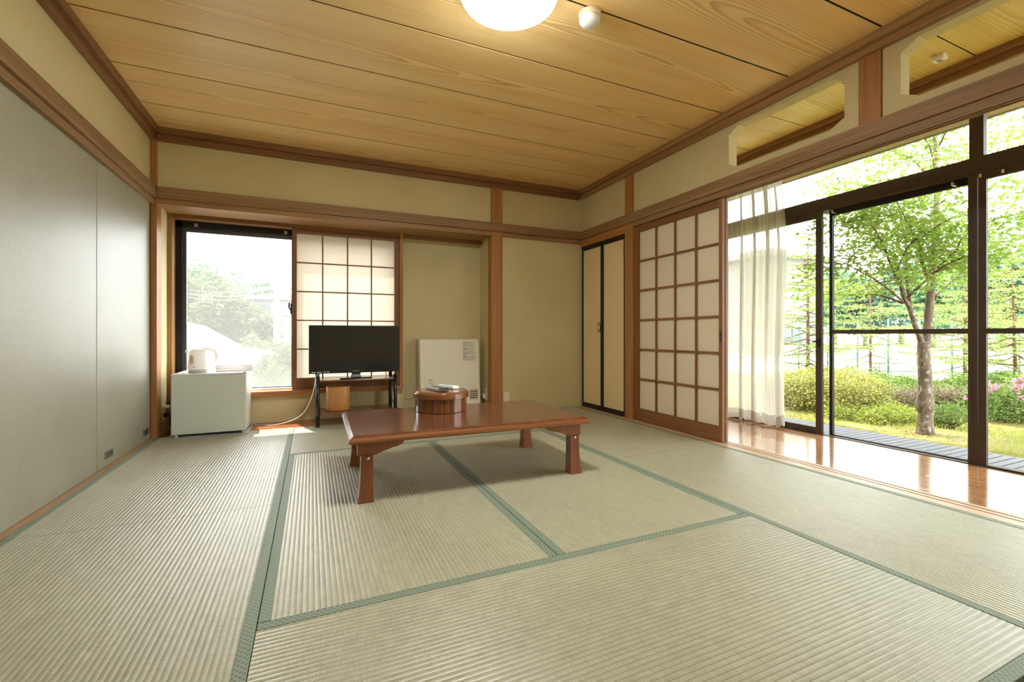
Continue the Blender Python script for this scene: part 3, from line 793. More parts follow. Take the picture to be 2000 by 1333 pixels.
for sx in (-1, 1):
    for sy in (-1, 1):
        loops = []
        for z, fx, w in ((0.0, 0.018, 0.029), (0.03, 0.012, 0.028), (0.07, 0.006, 0.027), (0.12, 0.003, 0.026), (0.21, 0.0, 0.026)):
            x0, x1 = sx * LX - w, sx * LX + w
            if sx < 0: x0 -= fx * 0.75
            else: x1 += fx * 0.75
            y0, y1 = sy * LY - w, sy * LY + w
            if sy < 0: y0 -= fx * 0.3
            else: y1 += fx * 0.3
            loops.append([(x0, y0, z), (x1, y0, z), (x1, y1, z), (x0, y1, z)])
        lg = MB().loft(loops).build('leg', TABLEG, tb, local=True, bevel=0.0015, seg=1)
        xc, yo = sx * (LX - 0.002), sy * (LY + 0.026)
        MB().lathe([(0.008, 0), (0.008, 0.004), (0.005, 0.007), (0.0, 0.0072)], n=14).build('bolt', STEEL, lg, 'steel pivot bolt', local=True)
        b = lg.children[0]; b.location = (xc, yo, 0.196); b.rotation_euler = (-sy * PI / 2, 0, 0)
        # scalloped bracket under the top
        x_out = sx * 0.575
        prof = [(0.0, 0.266), (0.0, 0.206), (0.082, 0.206), (0.094, 0.214), (0.118, 0.222), (0.150, 0.232), (0.172, 0.236), (0.190, 0.243), (0.202, 0.254), (0.205, 0.266)]
        P = [(x_out - sx * p, z) for p, z in prof]
        a0 = sy * (LY + 0.018); a1 = sy * (LY - 0.030)
        MB().prism(P, 'y', min(a0, a1), max(a0, a1)).build('bracket', TABLEG, tb, local=True, bevel=0.0015, seg=1)
    MB().box(sx * LX - 0.016, sx * LX + 0.016, -LY + 0.03, LY - 0.03, 0.216, 0.266).build('cross_rail', TABLEG, tb, local=True, bevel=0.002)

# round lidded box and remotes
cb = (0.700, 2.612, 0.3045)
t = thing('round_lidded_box', 'round lacquered slatted wooden box with lid on the low table', 'box', cb)
ns = 88; m = MB()
m.lathe([(0.140, 0.0), (0.147, 0.003), (0.147, 0.084)], cb, 56)
m.build('body_core', BOXW, t)
slat = None
for i in range(ns):
    a = 2 * PI * i / ns; w = 2 * PI * 0.149 / ns * 0.93
    if slat is None:
        slat = MB().box(0.1465, 0.1510, -w / 2, w / 2, 0.002, 0.084).build('slat', BOXW, t, None, 0.0007, 1, local=True)
    else: share(slat, (0, 0, 0), t, (0, 0, a))
MB().lathe([(0.150, 0.078), (0.1615, 0.078), (0.163, 0.080), (0.163, 0.107), (0.1612, 0.110), (0.153, 0.1128), (0.1515, 0.1128), (0.150, 0.1165), (0.148, 0.1180), (0.06, 0.1205), (0.001, 0.121)], cb, 64).build('lid', LIDW, t, 'smooth wooden lid with a stepped rim')
def remote(label, cx, cy, z, L, Wd, rot, mat, endmat=None):
    t = thing('remote_control', label, 'remote', (cx, cy, z), rot, 'remote controls on the lidded box')
    loops = [[(x * (Wd / 2 - i), y * (L / 2 - i), zz) for x, y in ((-1, -1), (1, -1), (1, 1), (-1, 1))] for i, zz in ((0.002, 0.0), (0.0, 0.003), (0.0, 0.014), (0.003, 0.018))]
    MB().loft(loops).build('case', mat, t, local=True, bevel=0.003)
    if endmat:
        MB().box(-Wd / 2 - 0.0008, Wd / 2 + 0.0008, -L / 2 - 0.0008, -L / 2 + 0.035, 0.001, 0.0195).build('dark_end', endmat, t, 'dark end of the case', 0.003, local=True)
    b = None
    for r in range(7):
        for c in range(3):
            x = (c - 1) * Wd * 0.27; y = -L * 0.2 + r * L * 0.085
            if b is None: b = MB().box(-0.004, 0.004, -0.0035, 0.0035, 0.018, 0.0198).build('button', DGREY if endmat else GREYP, t, None, 0.0008, 1, local=True)
            else: b = share(b, (0, 0, 0), t)
            b.location = (x, y, 0)
zt = cb[2] + 0.1215
remote('silver grey remote control with a dark end on the lidded box', 0.664, 2.572, zt, 0.185, 0.050, math.radians(16), GREYP, BLACKP)
remote('white remote control lying right of the grey one on the lidded box', 0.755, 2.652, zt, 0.155, 0.044, math.radians(20), WHITEP)

# ------------------------------------------------------------------ television rack, bin, television
rk = thing('television_rack', 'black tubular rack with two brown shelves under the television', 'rack', (0.35, 4.1, 0))
for x in (0.042, 0.658):
    for y in (3.965, 4.235):
        m = MB(); m.tube([(x, y, 0.004), (x, y, 0.405)], 0.0155, 16)
        lg = m.build('leg', BLACKT, rk)
        MB().lathe([(0.0175, 0.0), (0.0175, 0.012), (0.015, 0.013)], (x, y, 0.0), 16).build('foot_cap', BLACKP, lg)
        MB().lathe([(0.0165, 0.0), (0.0165, 0.010), (0.008, 0.015), (0.001, 0.0152)], (x, y, 0.400), 16).build('end_cap', BLACKP, lg)
box('top_shelf', BOARD, rk, 0.058, 0.642, 3.955, 4.245, 0.362, 0.377, 0.002)
box('lower_shelf', BOARD, rk, 0.058, 0.642, 3.955, 4.245, 0.096, 0.112, 0.002)
for x in (0.042, 0.658):
    for z in (0.35, 0.088): MB().tube([(x, 3.965, z), (x, 4.235, z)], 0.008, 8).build('side_rail', BLACKT, rk)

bn = thing('waste_bin', 'pale wooden oval waste bin on the lower rack shelf', 'bin', (0.202, 4.09, 0.1125))
def rr(hx, hy, r, z, n=8, c=(0.202, 4.09)):
    out = []
    for q, (sx, sy) in enumerate(((1, 1), (-1, 1), (-1, -1), (1, -1))):
        for i in range(n):
            a = PI / 2 * (q + i / (n - 1)); out.append((c[0] + sx * (hx - r) + r * math.cos(a), c[1] + sy * (hy - r) + r * math.sin(a), z))
    return out
MB().loft([rr(0.090, 0.075, 0.06, 0.1125), rr(0.094, 0.078, 0.062, 0.118), rr(0.094, 0.078, 0.062, 0.312), rr(0.092, 0.076, 0.06, 0.316), rr(0.086, 0.070, 0.055, 0.314), rr(0.085, 0.069, 0.055, 0.13)], True, True).build('bin_shell', BINW, bn)
MB().loft([rr(0.0955, 0.0795, 0.063, 0.300), rr(0.0955, 0.0795, 0.063, 0.314)], False, True).build('rim_band', BINW, bn)

TY = 4.06
tv = thing('television', 'black flat screen television on the tubular rack before the paper screen', 'television', (0.34, TY, 0.377))
sc_ = (TY) / 4.0
x0, x1, z0, z1 = -0.0255, 0.708, 0.424, 0.828
MB().box(x0, x1, TY, TY + 0.035, z0, z1).build('case', BLACKP, tv, bevel=0.006)
box('screen', BLACKG, tv, x0 + 0.013, x1 - 0.013, TY - 0.002, TY + 0.01, z0 + 0.026, z1 - 0.013)
MB().box(0.10, 0.58, TY + 0.03, TY + 0.075, z0 + 0.03, z1 - 0.09).build('rear_housing', BLACKP, tv, bevel=0.01)
MB().lathe([(0.001, 0), (0.05, 0.0), (0.05, 0.0005)], n=8)
loops = [[(0.34 + hx * sx, TY + 0.02 + hy * sy, z) for sx, sy in ((-1, -1), (1, -1), (1, 1), (-1, 1))] for hx, hy, z in ((0.128, 0.09, 0.377), (0.128, 0.09, 0.383), (0.118, 0.082, 0.389))]
MB().loft(loops).build('stand_base', BLACKG, tv, bevel=0.002)
loops = [[(0.345 + hx * sx, TY + 0.02 + hy * sy, z) for sx, sy in ((-1, -1), (1, -1), (1, 1), (-1, 1))] for hx, hy, z in ((0.042, 0.03, 0.388), (0.034, 0.022, 0.41), (0.04, 0.02, 0.44))]
MB().loft(loops).build('stand_neck', BLACKP, tv, bevel=0.003)
m = MB(); rng = random.Random(8); x = x0 + 0.018
for wd in (0.006, 0.008, 0.004, 0.010, 0.0, 0.012, 0.006, 0.009, 0.005, 0.0, 0.004, 0.004, 0.004, 0.005, 0.0, 0.010, 0.004):
    if wd: m.box(x, x + wd, TY - 0.0012, TY + 0.002, z0 + 0.010, z0 + 0.010 + rng.choice((0.004, 0.007, 0.009)))
    x += wd + 0.003
m.build('sticker_print', INKW, tv, 'row of small pale printed marks')
m = MB(); x = 0.318
for wd in (0.003, 0.006, 0.003, 0.005, 0.006, 0.004, 0.006, 0.004):
    m.box(x, x + wd, TY - 0.0012, TY + 0.002, z0 + 0.0135, z0 + 0.0185); x += wd + 0.0022
m.build('badge', GREYP, tv, 'tiny silver maker badge')
def cable(name, label, pts, r, mat, cat='cable', group=None):
    o = MB().tube(catmull(pts, 8), r, 6).build(name, mat)
    o['label'] = label; o['category'] = cat
    if group: o['group'] = group
    return o
cable('aerial_cable', 'thin white cable looping from the television down to the recess floor', [(0.06, TY + 0.045, 0.44), (0.03, 4.0, 0.405), (0.018, 3.945, 0.34), (-0.005, 3.96, 0.24), (-0.06, 4.02, 0.12), (-0.14, 4.08, 0.055), (-0.24, 4.13, 0.02), (-0.33, 4.18, 0.006), (-0.42, 4.26, 0.005), (-0.47, 4.345, 0.006)], 0.0032, WHITEP)
cable('power_cable', 'thin black cable running from the rack to the oil heater', [(0.60, TY + 0.06, 0.46), (0.62, 4.26, 0.40), (0.66, 4.28, 0.30), (0.665, 4.27, 0.20), (0.70, 4.26, 0.10), (0.76, 4.26, 0.05), (0.83, 4.27, 0.03), (0.90, 4.30, 0.02)], 0.0035, BLACKP)

# ------------------------------------------------------------------ heater
ht = thing('space_heater', 'cream panel space heater standing in the recess right of the television', 'heater', (1.22, 4.24, 0))
hx0, hx1 = 0.918, 1.512
P = [(4.345, 0.012), (4.15, 0.012), (4.15, 0.06), (4.165, 0.16), (4.205, 0.690), (4.213, 0.703), (4.225, 0.708), (4.335, 0.708), (4.345, 0.70)]
MB().prism(P, 'x', hx0, hx1).build('cabinet', IVORY, ht, bevel=0.012, seg=3)
def hf(z): return 4.165 - 0.003 + (z - 0.16) / 0.53 * 0.04
def onface(name, mat, x0, x1, z0, z1, dep=0.004, label=None, parent=ht):
    V = [(x0, hf(z0), z0), (x1, hf(z0), z0), (x1, hf(z1), z1), (x0, hf(z1), z1)]
    V2 = [(p[0], p[1] + dep + 0.003, p[2]) for p in V]
    return MB().add(V + V2, [(0, 1, 2, 3), (7, 6, 5, 4), (0, 4, 5, 1), (1, 5, 6, 2), (2, 6, 7, 3), (3, 7, 4, 0)]).build(name, mat, parent, label)
onface('edge_line', IVORYP, 0.958, 0.962, 0.10, 0.68, 0.001); onface('edge_line', IVORYP, 0.985, 0.988, 0.10, 0.68, 0.001)
m = MB(); rng = random.Random(5)
def printed(rows, x0, x1, ztop, h):
    for r in range(rows):
        z = ztop - r * h; x = x0 + rng.uniform(0, 0.004); bold = r in (0,)
        end = x1 - rng.uniform(0, 0.03)
        while x < end:
            w = rng.uniform(0.003, 0.010)
            y = hf(z) - 0.0006
            q = [(x, y, z), (min(x + w, end), y, z), (min(x + w, end), y + 0.002, z), (x, y + 0.002, z)]
            hh = h * (0.55 if bold and x < x0 + 0.035 else 0.22)
            m.add(q + [(a, b - 0.0001, c + hh) for a, b, c in q], [(0, 1, 5, 4), (4, 5, 6, 7), (1, 2, 6, 5), (3, 0, 4, 7), (2, 3, 7, 6), (0, 3, 2, 1)])
            x += w + rng.uniform(0.0012, 0.004)
for rows, zt_ in ((4, 0.668), (4, 0.610), (1, 0.560), (4, 0.537)): printed(rows, 1.340, 1.478, zt_, 0.0125)
printed(4, 1.0, 1.06, 0.318, 0.012)
m.build('printed_notice', INK, ht, 'small dark printed notices on the front', kind='stuff')
onface('outlet_well', DARK, 1.40, 1.482, 0.065, 0.212, 0.004)
for i in range(8): onface('louvre', IVORYP, 1.40, 1.482, 0.068 + i * 0.0185, 0.077 + i * 0.0185, 0.002).location = (0, -0.002, 0)
MB().box(hx0 + 0.02, hx0 + 0.10, 4.17, 4.33, 0, 0.014).build('foot', DGREY, ht); MB().box(hx1 - 0.10, hx1 - 0.02, 4.17, 4.33, 0, 0.014).build('foot', DGREY, ht)

# outlets and plugs
t = thing('wall_outlet', 'beige double wall outlet low on the back wall right of the post', 'outlet', (1.735, YB, 0.145))
box('cover_plate', IVORYP, t, 1.703, 1.767, YB - 0.007, YB, 0.092, 0.192, 0.002)
m = MB()
for dx in (-0.010, 0.010):
    for dz in (0.02,): m.add([(1.735 + dx + 0.007 * math.cos(a), YB - 0.009, 0.142 + dz + 0.009 * math.sin(a)) for a in np.linspace(0, 2 * PI, 13)[:-1]], [tuple(range(12))])
m.build('socket_face', WHITEP, t)
m = MB(); [m.box(1.735 + dx - 0.004, 1.735 + dx + 0.004, YB - 0.0085, YB - 0.006, 0.105, 0.112) for dx in (-0.012, 0, 0.012)]
m.build('indicator', WHITEP, t)
t = thing('heater_plug', 'white plug with black cord in the recess side wall by the heater', 'plug', (1.574, 4.21, 0.15))
box('plate', IVORYP, t, 1.569, 1.576, 4.165, 4.235, 0.10, 0.215, 0.002)
box('plug_body', WHITEP, t, 1.545, 1.569, 4.185, 4.215, 0.118, 0.160, 0.004)
MB().tube(catmull([(1.548, 4.20, 0.135), (1.525, 4.19, 0.135), (1.518, 4.185, 0.10), (1.517, 4.18, 0.05), (1.52, 4.20, 0.01)]), 0.006, 8).build('cord', BLACKP, t, 'black cord')
t = thing('fridge_outlet', 'wall outlet with plugs on the recess wall left of the fridge', 'outlet', (-1.03, 4.2, 0.2))
box('cover_plate', IVORYP, t, -1.032, -1.026, 4.155, 4.235, 0.095, 0.225, 0.002)
box('plug_body', WHITEP, t, -1.027, -0.99, 4.175, 4.215, 0.192, 0.212, 0.003)
box('plug_body', BLACKP, t, -1.027, -0.998, 4.18, 4.205, 0.125, 0.155, 0.003, 'black plug')
MB().tube(catmull([(-1.0, 4.19, 0.14), (-0.985, 4.185, 0.11), (-0.985, 4.19, 0.06), (-0.96, 4.22, 0.02), (-0.935, 4.25, 0.012)]), 0.0045, 8).build('cord', BLACKP, t, 'black cord')
MB().tube(catmull([(-0.992, 4.195, 0.202), (-0.965, 4.2, 0.198), (-0.94, 4.23, 0.18), (-0.93, 4.335, 0.17)]), 0.0035, 8).build('cord', WHITEP, t, 'white cord')
t = thing('blank_plate', 'blank beige cover plate on the recess wall between rack and heater', 'cover plate', (0.80, 4.36, 0.2))
box('plate', PLAS, t, 0.815, 0.885, 4.354, 4.36, 0.13, 0.245, 0.002)

# ------------------------------------------------------------------ fridge and what stands on it
fr = thing('mini_fridge', 'small white fridge standing in the recess corner below the window', 'fridge', (-0.69, 4.14, 0))
box('body', WHITEM, fr, -0.922, -0.462, 3.985, 4.335, 0.018, 0.455, 0.006)
box('door', WHITEM, fr, -0.926, -0.458, 3.945, 3.981, 0.024, 0.452, 0.005)
box('door_seal', GREYP, fr, -0.918, -0.466, 3.980, 3.987, 0.03, 0.447)
box('top_panel', WHITEP, fr, -0.927, -0.457, 3.950, 4.338, 0.453, 0.463, 0.003)
box('hinge', STEEL, fr, -0.478, -0.456, 3.948, 3.975, 0.461, 0.468, 0.001)
for x, y in ((-0.90, 3.965), (-0.478, 3.965), (-0.90, 4.31), (-0.478, 4.31)):
    MB().lathe([(0.014, 0.004), (0.014, 0.018), (0.011, 0.020)], (x, y, 0.0), 14).build('foot', GREYP, fr)
ma = box('floor_protector', GREYP, None, -0.96, -0.445, 3.92, 4.335, 0.0008, 0.0042, label='thin protective sheet under the small fridge', category='sheet')
ZF = 0.4635
KETTLE = m_leaf('milky_kettle_plastic', S(230, 226, 222), S(238, 234, 230), 0.3, 3, 0.35, k=1.0)
kt = thing('electric_kettle', 'white electric kettle on the small fridge', 'kettle', (-0.775, 4.09, ZF))
kc = (-0.79, 4.09)
prof = [(0.060, 0.022, 0.0), (0.063, 0.026, 0.0), (0.062, 0.06, 0.0), (0.058, 0.12, 0.0), (0.054, 0.155, 0.0), (0.046, 0.172, 0.004), (0.025, 0.182, 0.010), (0.003, 0.184, 0.012)]
n = 32
loops = [[(kc[0] + dx + r * 1.06 * math.cos(2 * PI * i / n), kc[1] + r * 0.98 * math.sin(2 * PI * i / n), ZF + z) for i in range(n)] for r, z, dx in prof]
MB().loft(loops, True, True).build('body', KETTLE, kt)
MB().lathe([(0.060, 0.0), (0.064, 0.003), (0.062, 0.020), (0.055, 0.022)], (kc[0], kc[1], ZF), 32).build('power_base', GREYP, kt)
hp = catmull([(kc[0] + 0.02, 4.085, ZF + 0.176), (kc[0] + 0.07, 4.083, ZF + 0.178), (kc[0] + 0.112, 4.08, ZF + 0.160), (kc[0] + 0.126, 4.078, ZF + 0.118), (kc[0] + 0.114, 4.08, ZF + 0.072), (kc[0] + 0.085, 4.083, ZF + 0.056), (kc[0] + 0.055, 4.085, ZF + 0.052)], 5)
MB().tube(hp, [0.0165 - 0.005 * i / len(hp) for i in range(len(hp))], 12).build('handle', KETTLE, kt)
MB().loft([[(kc[0] - 0.028 + 0.013 * math.cos(a), kc[1] - 0.0605 + d + 0.006 * abs(math.cos(a)), ZF + 0.098 + 0.034 * math.sin(a)) for a in np.linspace(0, 2 * PI, 21)[:-1]] for d in (-0.002, 0.02)][::-1], True, True).build('water_gauge', AMBER, kt, 'oval water level window')
MB().box(kc[0] - 0.018, kc[0] - 0.012, kc[1] - 0.0645, kc[1] - 0.055, ZF + 0.04, ZF + 0.046).build('switch_mark', INKB, kt, 'tiny blue mark')
MB().tube([(kc[0] - 0.062, kc[1] - 0.01, ZF + 0.150), (kc[0] - 0.076, kc[1] - 0.01, ZF + 0.166)], [0.013, 0.006], 10).build('spout', WHITEP, kt)
t = thing('folded_towel', 'flat white folded bundle lying beside the kettle on the small fridge', 'towel', (-0.56, 4.16, ZF), math.radians(4))
TOWEL = m_paper('white_towelling', S(236, 232, 235), 0.08)
for i in range(2):
    MB().box(-0.122, 0.122, -0.08, 0.08, 0.0005 + 0.026 * i, 0.0262 + 0.026 * i).build('fold', TOWEL, t, None, 0.004, 3, local=True)

# ------------------------------------------------------------------ garden
RNG = np.random.default_rng(11)
_a = 0.41774
_F, _R, _U = np.array([math.sin(_a), math.cos(_a), 0]), np.array([math.cos(_a), -math.sin(_a), 0]), np.array([0, 0, 1.0])
def at(px, py, t):
    """world point at distance T in front of the room's viewpoint"""
    return np.array([0, 0, 0.75]) + t * (_F + (px - 1000) / 879.9 * _R + (653.9 - py) / 879.9 * _U)
def leaves(C, size, flat=0.5, jit=0.35, ratio=0.5, rng=RNG):
    """one rhombus leaf at every point of C; FLAT pulls the leaf planes towards level"""
    C = np.asarray(C, float); n = len(C)
    d = rng.normal(size=(n, 3)); d[:, 2] *= (1 - flat); d /= np.linalg.norm(d, axis=1, keepdims=True)
    u = rng.normal(size=(n, 3)); u[:, 2] = u[:, 2] * (1 - flat) + 2.2 * flat
    w = np.cross(d, u); w /= np.maximum(np.linalg.norm(w, axis=1, keepdims=True), 1e-6)
    s = size * (1 + jit * rng.uniform(-1, 1, (n, 1)))
    nrm = np.cross(w, d)
    V = np.stack([C - d * s * 0.5, C + w * s * ratio * 0.5 + nrm * s * 0.06, C + d * s * 0.5, C - w * s * ratio * 0.5 + nrm * s * 0.06], 1).reshape(-1, 3)
    return V, np.arange(4 * n).reshape(n, 4)
def foliage(name, C, size, mat, parent=None, label=None, flat=0.5, ratio=0.5, **kw):
    V, Q = leaves(C, size, flat, 0.35, ratio)
    return np_mesh(name, V, Q, mat, parent, label, kind='stuff', **kw)
def sprays(centres, n, rx, rz):
    k = len(centres)
    P = RNG.normal(size=(k, n, 3)) * np.array([rx, rx, rz])
    return (np.asarray(centres)[:, None, :] + P).reshape(-1, 3)

gd = struct('ground', 'mossy garden ground beyond the veranda')
GZ = -0.15
def grid(x0, x1, y0, y1, nx, ny, f):
    xs, ys = np.linspace(x0, x1, nx), np.linspace(y0, y1, ny)
    X, Y = np.meshgrid(xs, ys, indexing='ij'); Z = f(X, Y)
    V = np.stack([X, Y, Z], -1).reshape(-1, 3)
    i = np.arange(nx * ny).reshape(nx, ny)
    return V, np.stack([i[:-1, :-1], i[1:, :-1], i[1:, 1:], i[:-1, 1:]], -1).reshape(-1, 4)
V, Q = grid(3.7, 9.5, -6, 14, 90, 240, lambda X, Y: GZ - 0.01 + 0.022 * np.sin(X * 2.1 + 0.7 * Y) * np.cos(Y * 1.7) + 0.014 * np.sin(X * 6.3 + 2) * np.sin(Y * 5.1))
np_mesh('garden_soil', V, Q, MOSS, gd, None, True)
V, Q = grid(9.4, 140, -110, 120, 6, 6, lambda X, Y: 0 * X - 0.22)
np_mesh('court_sand', V, Q, COURT, gd, 'pale sandy court beyond the garden')
V, Q = grid(-110, 9.45, 4.55, 140, 6, 6, lambda X, Y: 0 * X - 0.45)
np_mesh('yard_gravel', V, Q, m_ground('pale_yard_gravel', S(92, 91, 86), S(108, 107, 102), S(100, 99, 91), 5), gd, 'pale gravel yard outside the recess window')
MB().box(-1.2, 3.7, 4.49, 4.64, -0.6, 0.18).build('foundation', CONC, gd)

dk = thing('garden_deck', 'grey slatted wooden deck along the outside of the veranda window', 'deck', (3.84, 1.8, -0.08))
first = None
for i in range(93):
    y = -0.9 + i * 0.0535
    if first is None: first = MB().box(-0.26, 0.27, -0.0212, 0.0212, 0.026, 0.048).build('slat', DECK, dk, None, 0.002, 1, local=True); first.location = (0, y - 1.8, 0)
    else: share(first, (RNG.uniform(-0.004, 0.004), y - 1.8, 0), dk)
for x in (3.62, 4.06): box('joist', DARK, dk, x - 0.02, x + 0.02, -0.92, 4.1, -0.14, -0.055)

# deciduous tree by the window
TT = 4.12
tree = thing('garden_tree', 'slender forked deciduous tree with lichen spotted trunk beyond the deck', 'tree', tuple(at(1808, 848, TT)[:2]) + (GZ,))
def branch(name, pts, r0, r1, mat, parent, label=None, n=9, k=5):
    path = catmull([at(x, y, TT + d) for x, y, d in pts], k)
    m = len(path)
    return path, MB().tube(path, [r0 + (r1 - r0) * i / (m - 1) for i in range(m)], n).build(name, mat, parent, label)
base = at(1808, 848, TT)
path = catmull([(base[0], base[1], GZ - 0.05), at(1807, 820, TT), at(1808, 802, TT), at(1806, 790, TT), at(1807, 740, TT), at(1804, 700, TT + 0.01), at(1805, 668, TT + 0.02)], 6)
rs = []
for p in path:
    z = p[2]; r = 0.057 - 0.010 * min(1, max(0, (z + 0.15) / 0.9))
    r += 0.016 * math.exp(-((z - 0.105) / 0.045) ** 2) + 0.012 * math.exp(-((z + 0.15) / 0.05) ** 2)
    rs.append(r)
MB().tube(path, rs, 16).build('trunk', BARK, tree)
LIMBS = []
def limb(pts, r0, r1, nm='branch'):
    p, o = branch(nm, pts, r0, r1, BARK if nm == 'main_stem' else TWIG, tree)
    LIMBS.append(p); return p
limb([(1807, 680, .02), (1812, 640, .03), (1815, 600, .04), (1820, 540, .05), (1826, 480, .06), (1829, 440, .08), (1829, 380, .1), (1828, 320, .12), (1825, 250, .14), (1822, 170, .16)], 0.041, 0.011, 'main_stem')
limb([(1803, 678, .02), (1797, 662, .0), (1786, 632, -.03), (1776, 600, -.06), (1766, 582, -.08), (1757, 548, -.1), (1748, 537, -.12)], 0.024, 0.014, 'main_stem')
limb([(1750, 540, -.12), (1737, 510, -.18), (1722, 508 - 35, -.24), (1700, 480 - 40, -.3), (1673, 485 - 38, -.36), (1640, 463 - 35, -.42)], 0.012, 0.003)
limb([(1781, 615, -.05), (1776, 585, .0), (1770, 536, .05), (1770, 510, .1), (1768, 466, .15), (1760, 430, .2), (1752, 390, .26)], 0.015, 0.005)
limb([(1771, 584, -.08), (1800, 556, -.2), (1830, 529, -.3), (1860, 512, -.4), (1890, 500, -.5)], 0.011, 0.004)
limb([(1762, 588, -.08), (1735, 565, -.2), (1705, 544, -.3), (1670, 526, -.4), (1640, 510, -.5)], 0.010, 0.003)
limb([(1764, 593, -.06), (1724, 579, .1), (1697, 575, .25), (1660, 577, .4), (1620, 575, .5)], 0.010, 0.003)
limb([(1826, 580, .03), (1850, 560, .15), (1870, 540, .3), (1886, 526, .4), (1930, 500, .5)], 0.010, 0.004)
limb([(1833, 523, .05), (1850, 505, -.1), (1868, 490, -.2), (1882, 462, -.35), (1940, 430, -.5)], 0.013, 0.004)
limb([(1812, 545, .05), (1802, 515, .0), (1797, 488, -.06), (1788, 465, -.1), (1770, 430, -.16), (1745, 380, -.25)], 0.016, 0.005)
limb([(1749, 537, -.12), (1775, 480, -.3), (1810, 456, -.45), (1850, 430, -.6)], 0.008, 0.003)
limb([(1722, 470, -.2), (1716, 505 - 45, -.1), (1700, 430, .05), (1672, 400, .2), (1640, 372, .35)], 0.008, 0.003)
limb([(1828, 400, .1), (1850, 350, .3), (1890, 310, .5), (1950, 280, .7)], 0.010, 0.003)
limb([(1829, 380, .1), (1800, 330, .3), (1760, 300, .5), (1690, 290, .6)], 0.009, 0.003)
limb([(1828, 340, .12), (1812, 280, 0.), (1770, 240, -.2), (1720, 225, -.35)], 0.008, 0.003)
limb([(1827, 300, .12), (1860, 240, -.1), (1920, 200, -.3), (2000, 180, -.5)], 0.008, 0.003)
limb([(1806, 650, .0), (1855, 655, .4), (1900, 667, .8), (1950, 690, 1.1)], 0.007, 0.003)
# twigs and leaves
CS = []
tw = MB()
for p in LIMBS[2:] + [LIMBS[0][len(LIMBS[0]) // 2:]]:
    m = len(p)
    for i in range(m // 3, m):
        for _ in range(2):
            d = RNG.normal(size=3); d[2] = abs(d[2]) * 0.35 - 0.05; d /= np.linalg.norm(d)
            L = RNG.uniform(0.18, 0.45); a = np.array(p[i]); e = a + d * L
            if RNG.random() < 0.45: tw.tube([a, a + d * L * 0.5 + np.array([0, 0, 0.015]), e], [0.0028, 0.002, 0.0012], 4)
            CS.append(a + d * L * 0.65); CS.append(e)
tw.build('twigs', TWIG, tree, kind='stuff')
cc = at(1830, 330, TT + 0.15)
n = 500
q = RNG.normal(size=(n, 3)); q /= np.linalg.norm(q, axis=1, keepdims=True); q *= RNG.uniform(0.35, 1.0, (n, 1)) ** 0.5
extra = cc + q * np.array([1.15, 1.15, 0.95]) + np.array([0.15, -0.15, 0.0])
extra = extra[(extra[:, 2] > 1.05 + 0.25 * RNG.random(n)) & (extra[:, 0] > 4.0)]
CS = np.array(CS); CS = CS[CS[:, 2] > 0.95]
C = np.concatenate([sprays(CS, 12, 0.085, 0.035), sprays(extra, 22, 0.12, 0.04)])
C = C[~((C[:, 0] < 4.75) & (C[:, 2] > 2.22))]
foliage('leaves', C, 0.046, LEAF, tree, 'fresh green leaves', 0.55, 0.5)

# larches: thin trunk with level whorls of feathery branches
def larch(x, y, z0, H, R, mat, label, n_wh=16, per=7, dens=1.0, size=0.05, group='larch trees in the garden', lean=0.0, zmin=0.5):
    t = thing('larch_tree', label, 'tree', (x, y, z0), 0, group)
    tip = np.array([x + lean, y, z0 + H])
    MB().tube([(x, y, z0 - 0.1), (x + lean * 0.4, y, z0 + H * 0.5), tuple(tip)], [0.012 * H, 0.008 * H, 0.004], 8).build('trunk', TWIG, t)
    bm = MB(); pts = []
    for w in range(n_wh):
        f = (w + RNG.uniform(-0.3, 0.3)) / n_wh; z = zmin + (H - zmin) * f
        z_w = z
        rad = R * (1 - f) ** 0.75 * RNG.uniform(0.75, 1.1) + 0.08
        o = RNG.uniform(0, 2 * PI)
        for b in range(per):
            a = o + 2 * PI * b / per + RNG.uniform(-0.3, 0.3); L = rad * RNG.uniform(0.65, 1.1)
            d = np.array([math.cos(a), math.sin(a), 0])
            z = max(zmin * 0.7, z_w + RNG.normal() * 0.07)
            p0 = np.array([x + lean * f, y, z0 + z]); k = 5
            sag = RNG.uniform(-0.22, 0.10)
            path = [p0 + d * L * s + np.array([0, 0, sag * L * math.sin(PI * s * 0.8) + 0.06 * L * s * s]) for s in np.linspace(0, 1, k)]
            bm.tube(path, [0.0085, 0.006, 0.0045, 0.003, 0.0015], 4)
            m = int(150 * L * dens) + 10
            s = RNG.uniform(0.12, 1.0, m)
            side = np.array([-d[1], d[0], 0])
            off = RNG.normal(size=m) * 0.17 * L * (1.05 - s)
            pp = p0 + np.outer(s * L, d) + np.outer(off, side)
            pp[:, 2] += sag * L * np.sin(PI * s * 0.8) + 0.06 * L * s * s + RNG.normal(size=m) * 0.014 - 0.1 * np.abs(off)
            pts.append(pp)
    bm.build('branches', TWIG, t, kind='stuff')
    foliage('needles', np.concatenate(pts), size * 0.62, mat, t, 'soft light green needles', 0.6, 0.42)
    return t
p = at(1578, 735, 6.6); larch(p[0], p[1], GZ, 2.5, 1.25, LARCH, 'slim larch rising beside the curtain end, left of the window stile', 15, 6, 1.3, 0.05)
p = at(1700, 740, 7.6); larch(p[0], p[1], GZ, 2.1, 1.35, LARCH, 'low spreading larch behind the yellow green bushes', 8, 6, 1.0, 0.05)
p = at(1985, 735, 5.9); larch(p[0], p[1], GZ, 2.0, 1.35, LARCH, 'larch right of the wide window post with level branches', 11, 7, 1.3, 0.05, lean=-0.15)
p = at(1885, 735, 7.2); larch(p[0], p[1], GZ, 2.6, 1.7, LARCH, 'larch straight behind the forked garden tree', 14, 7, 1.4, 0.05)
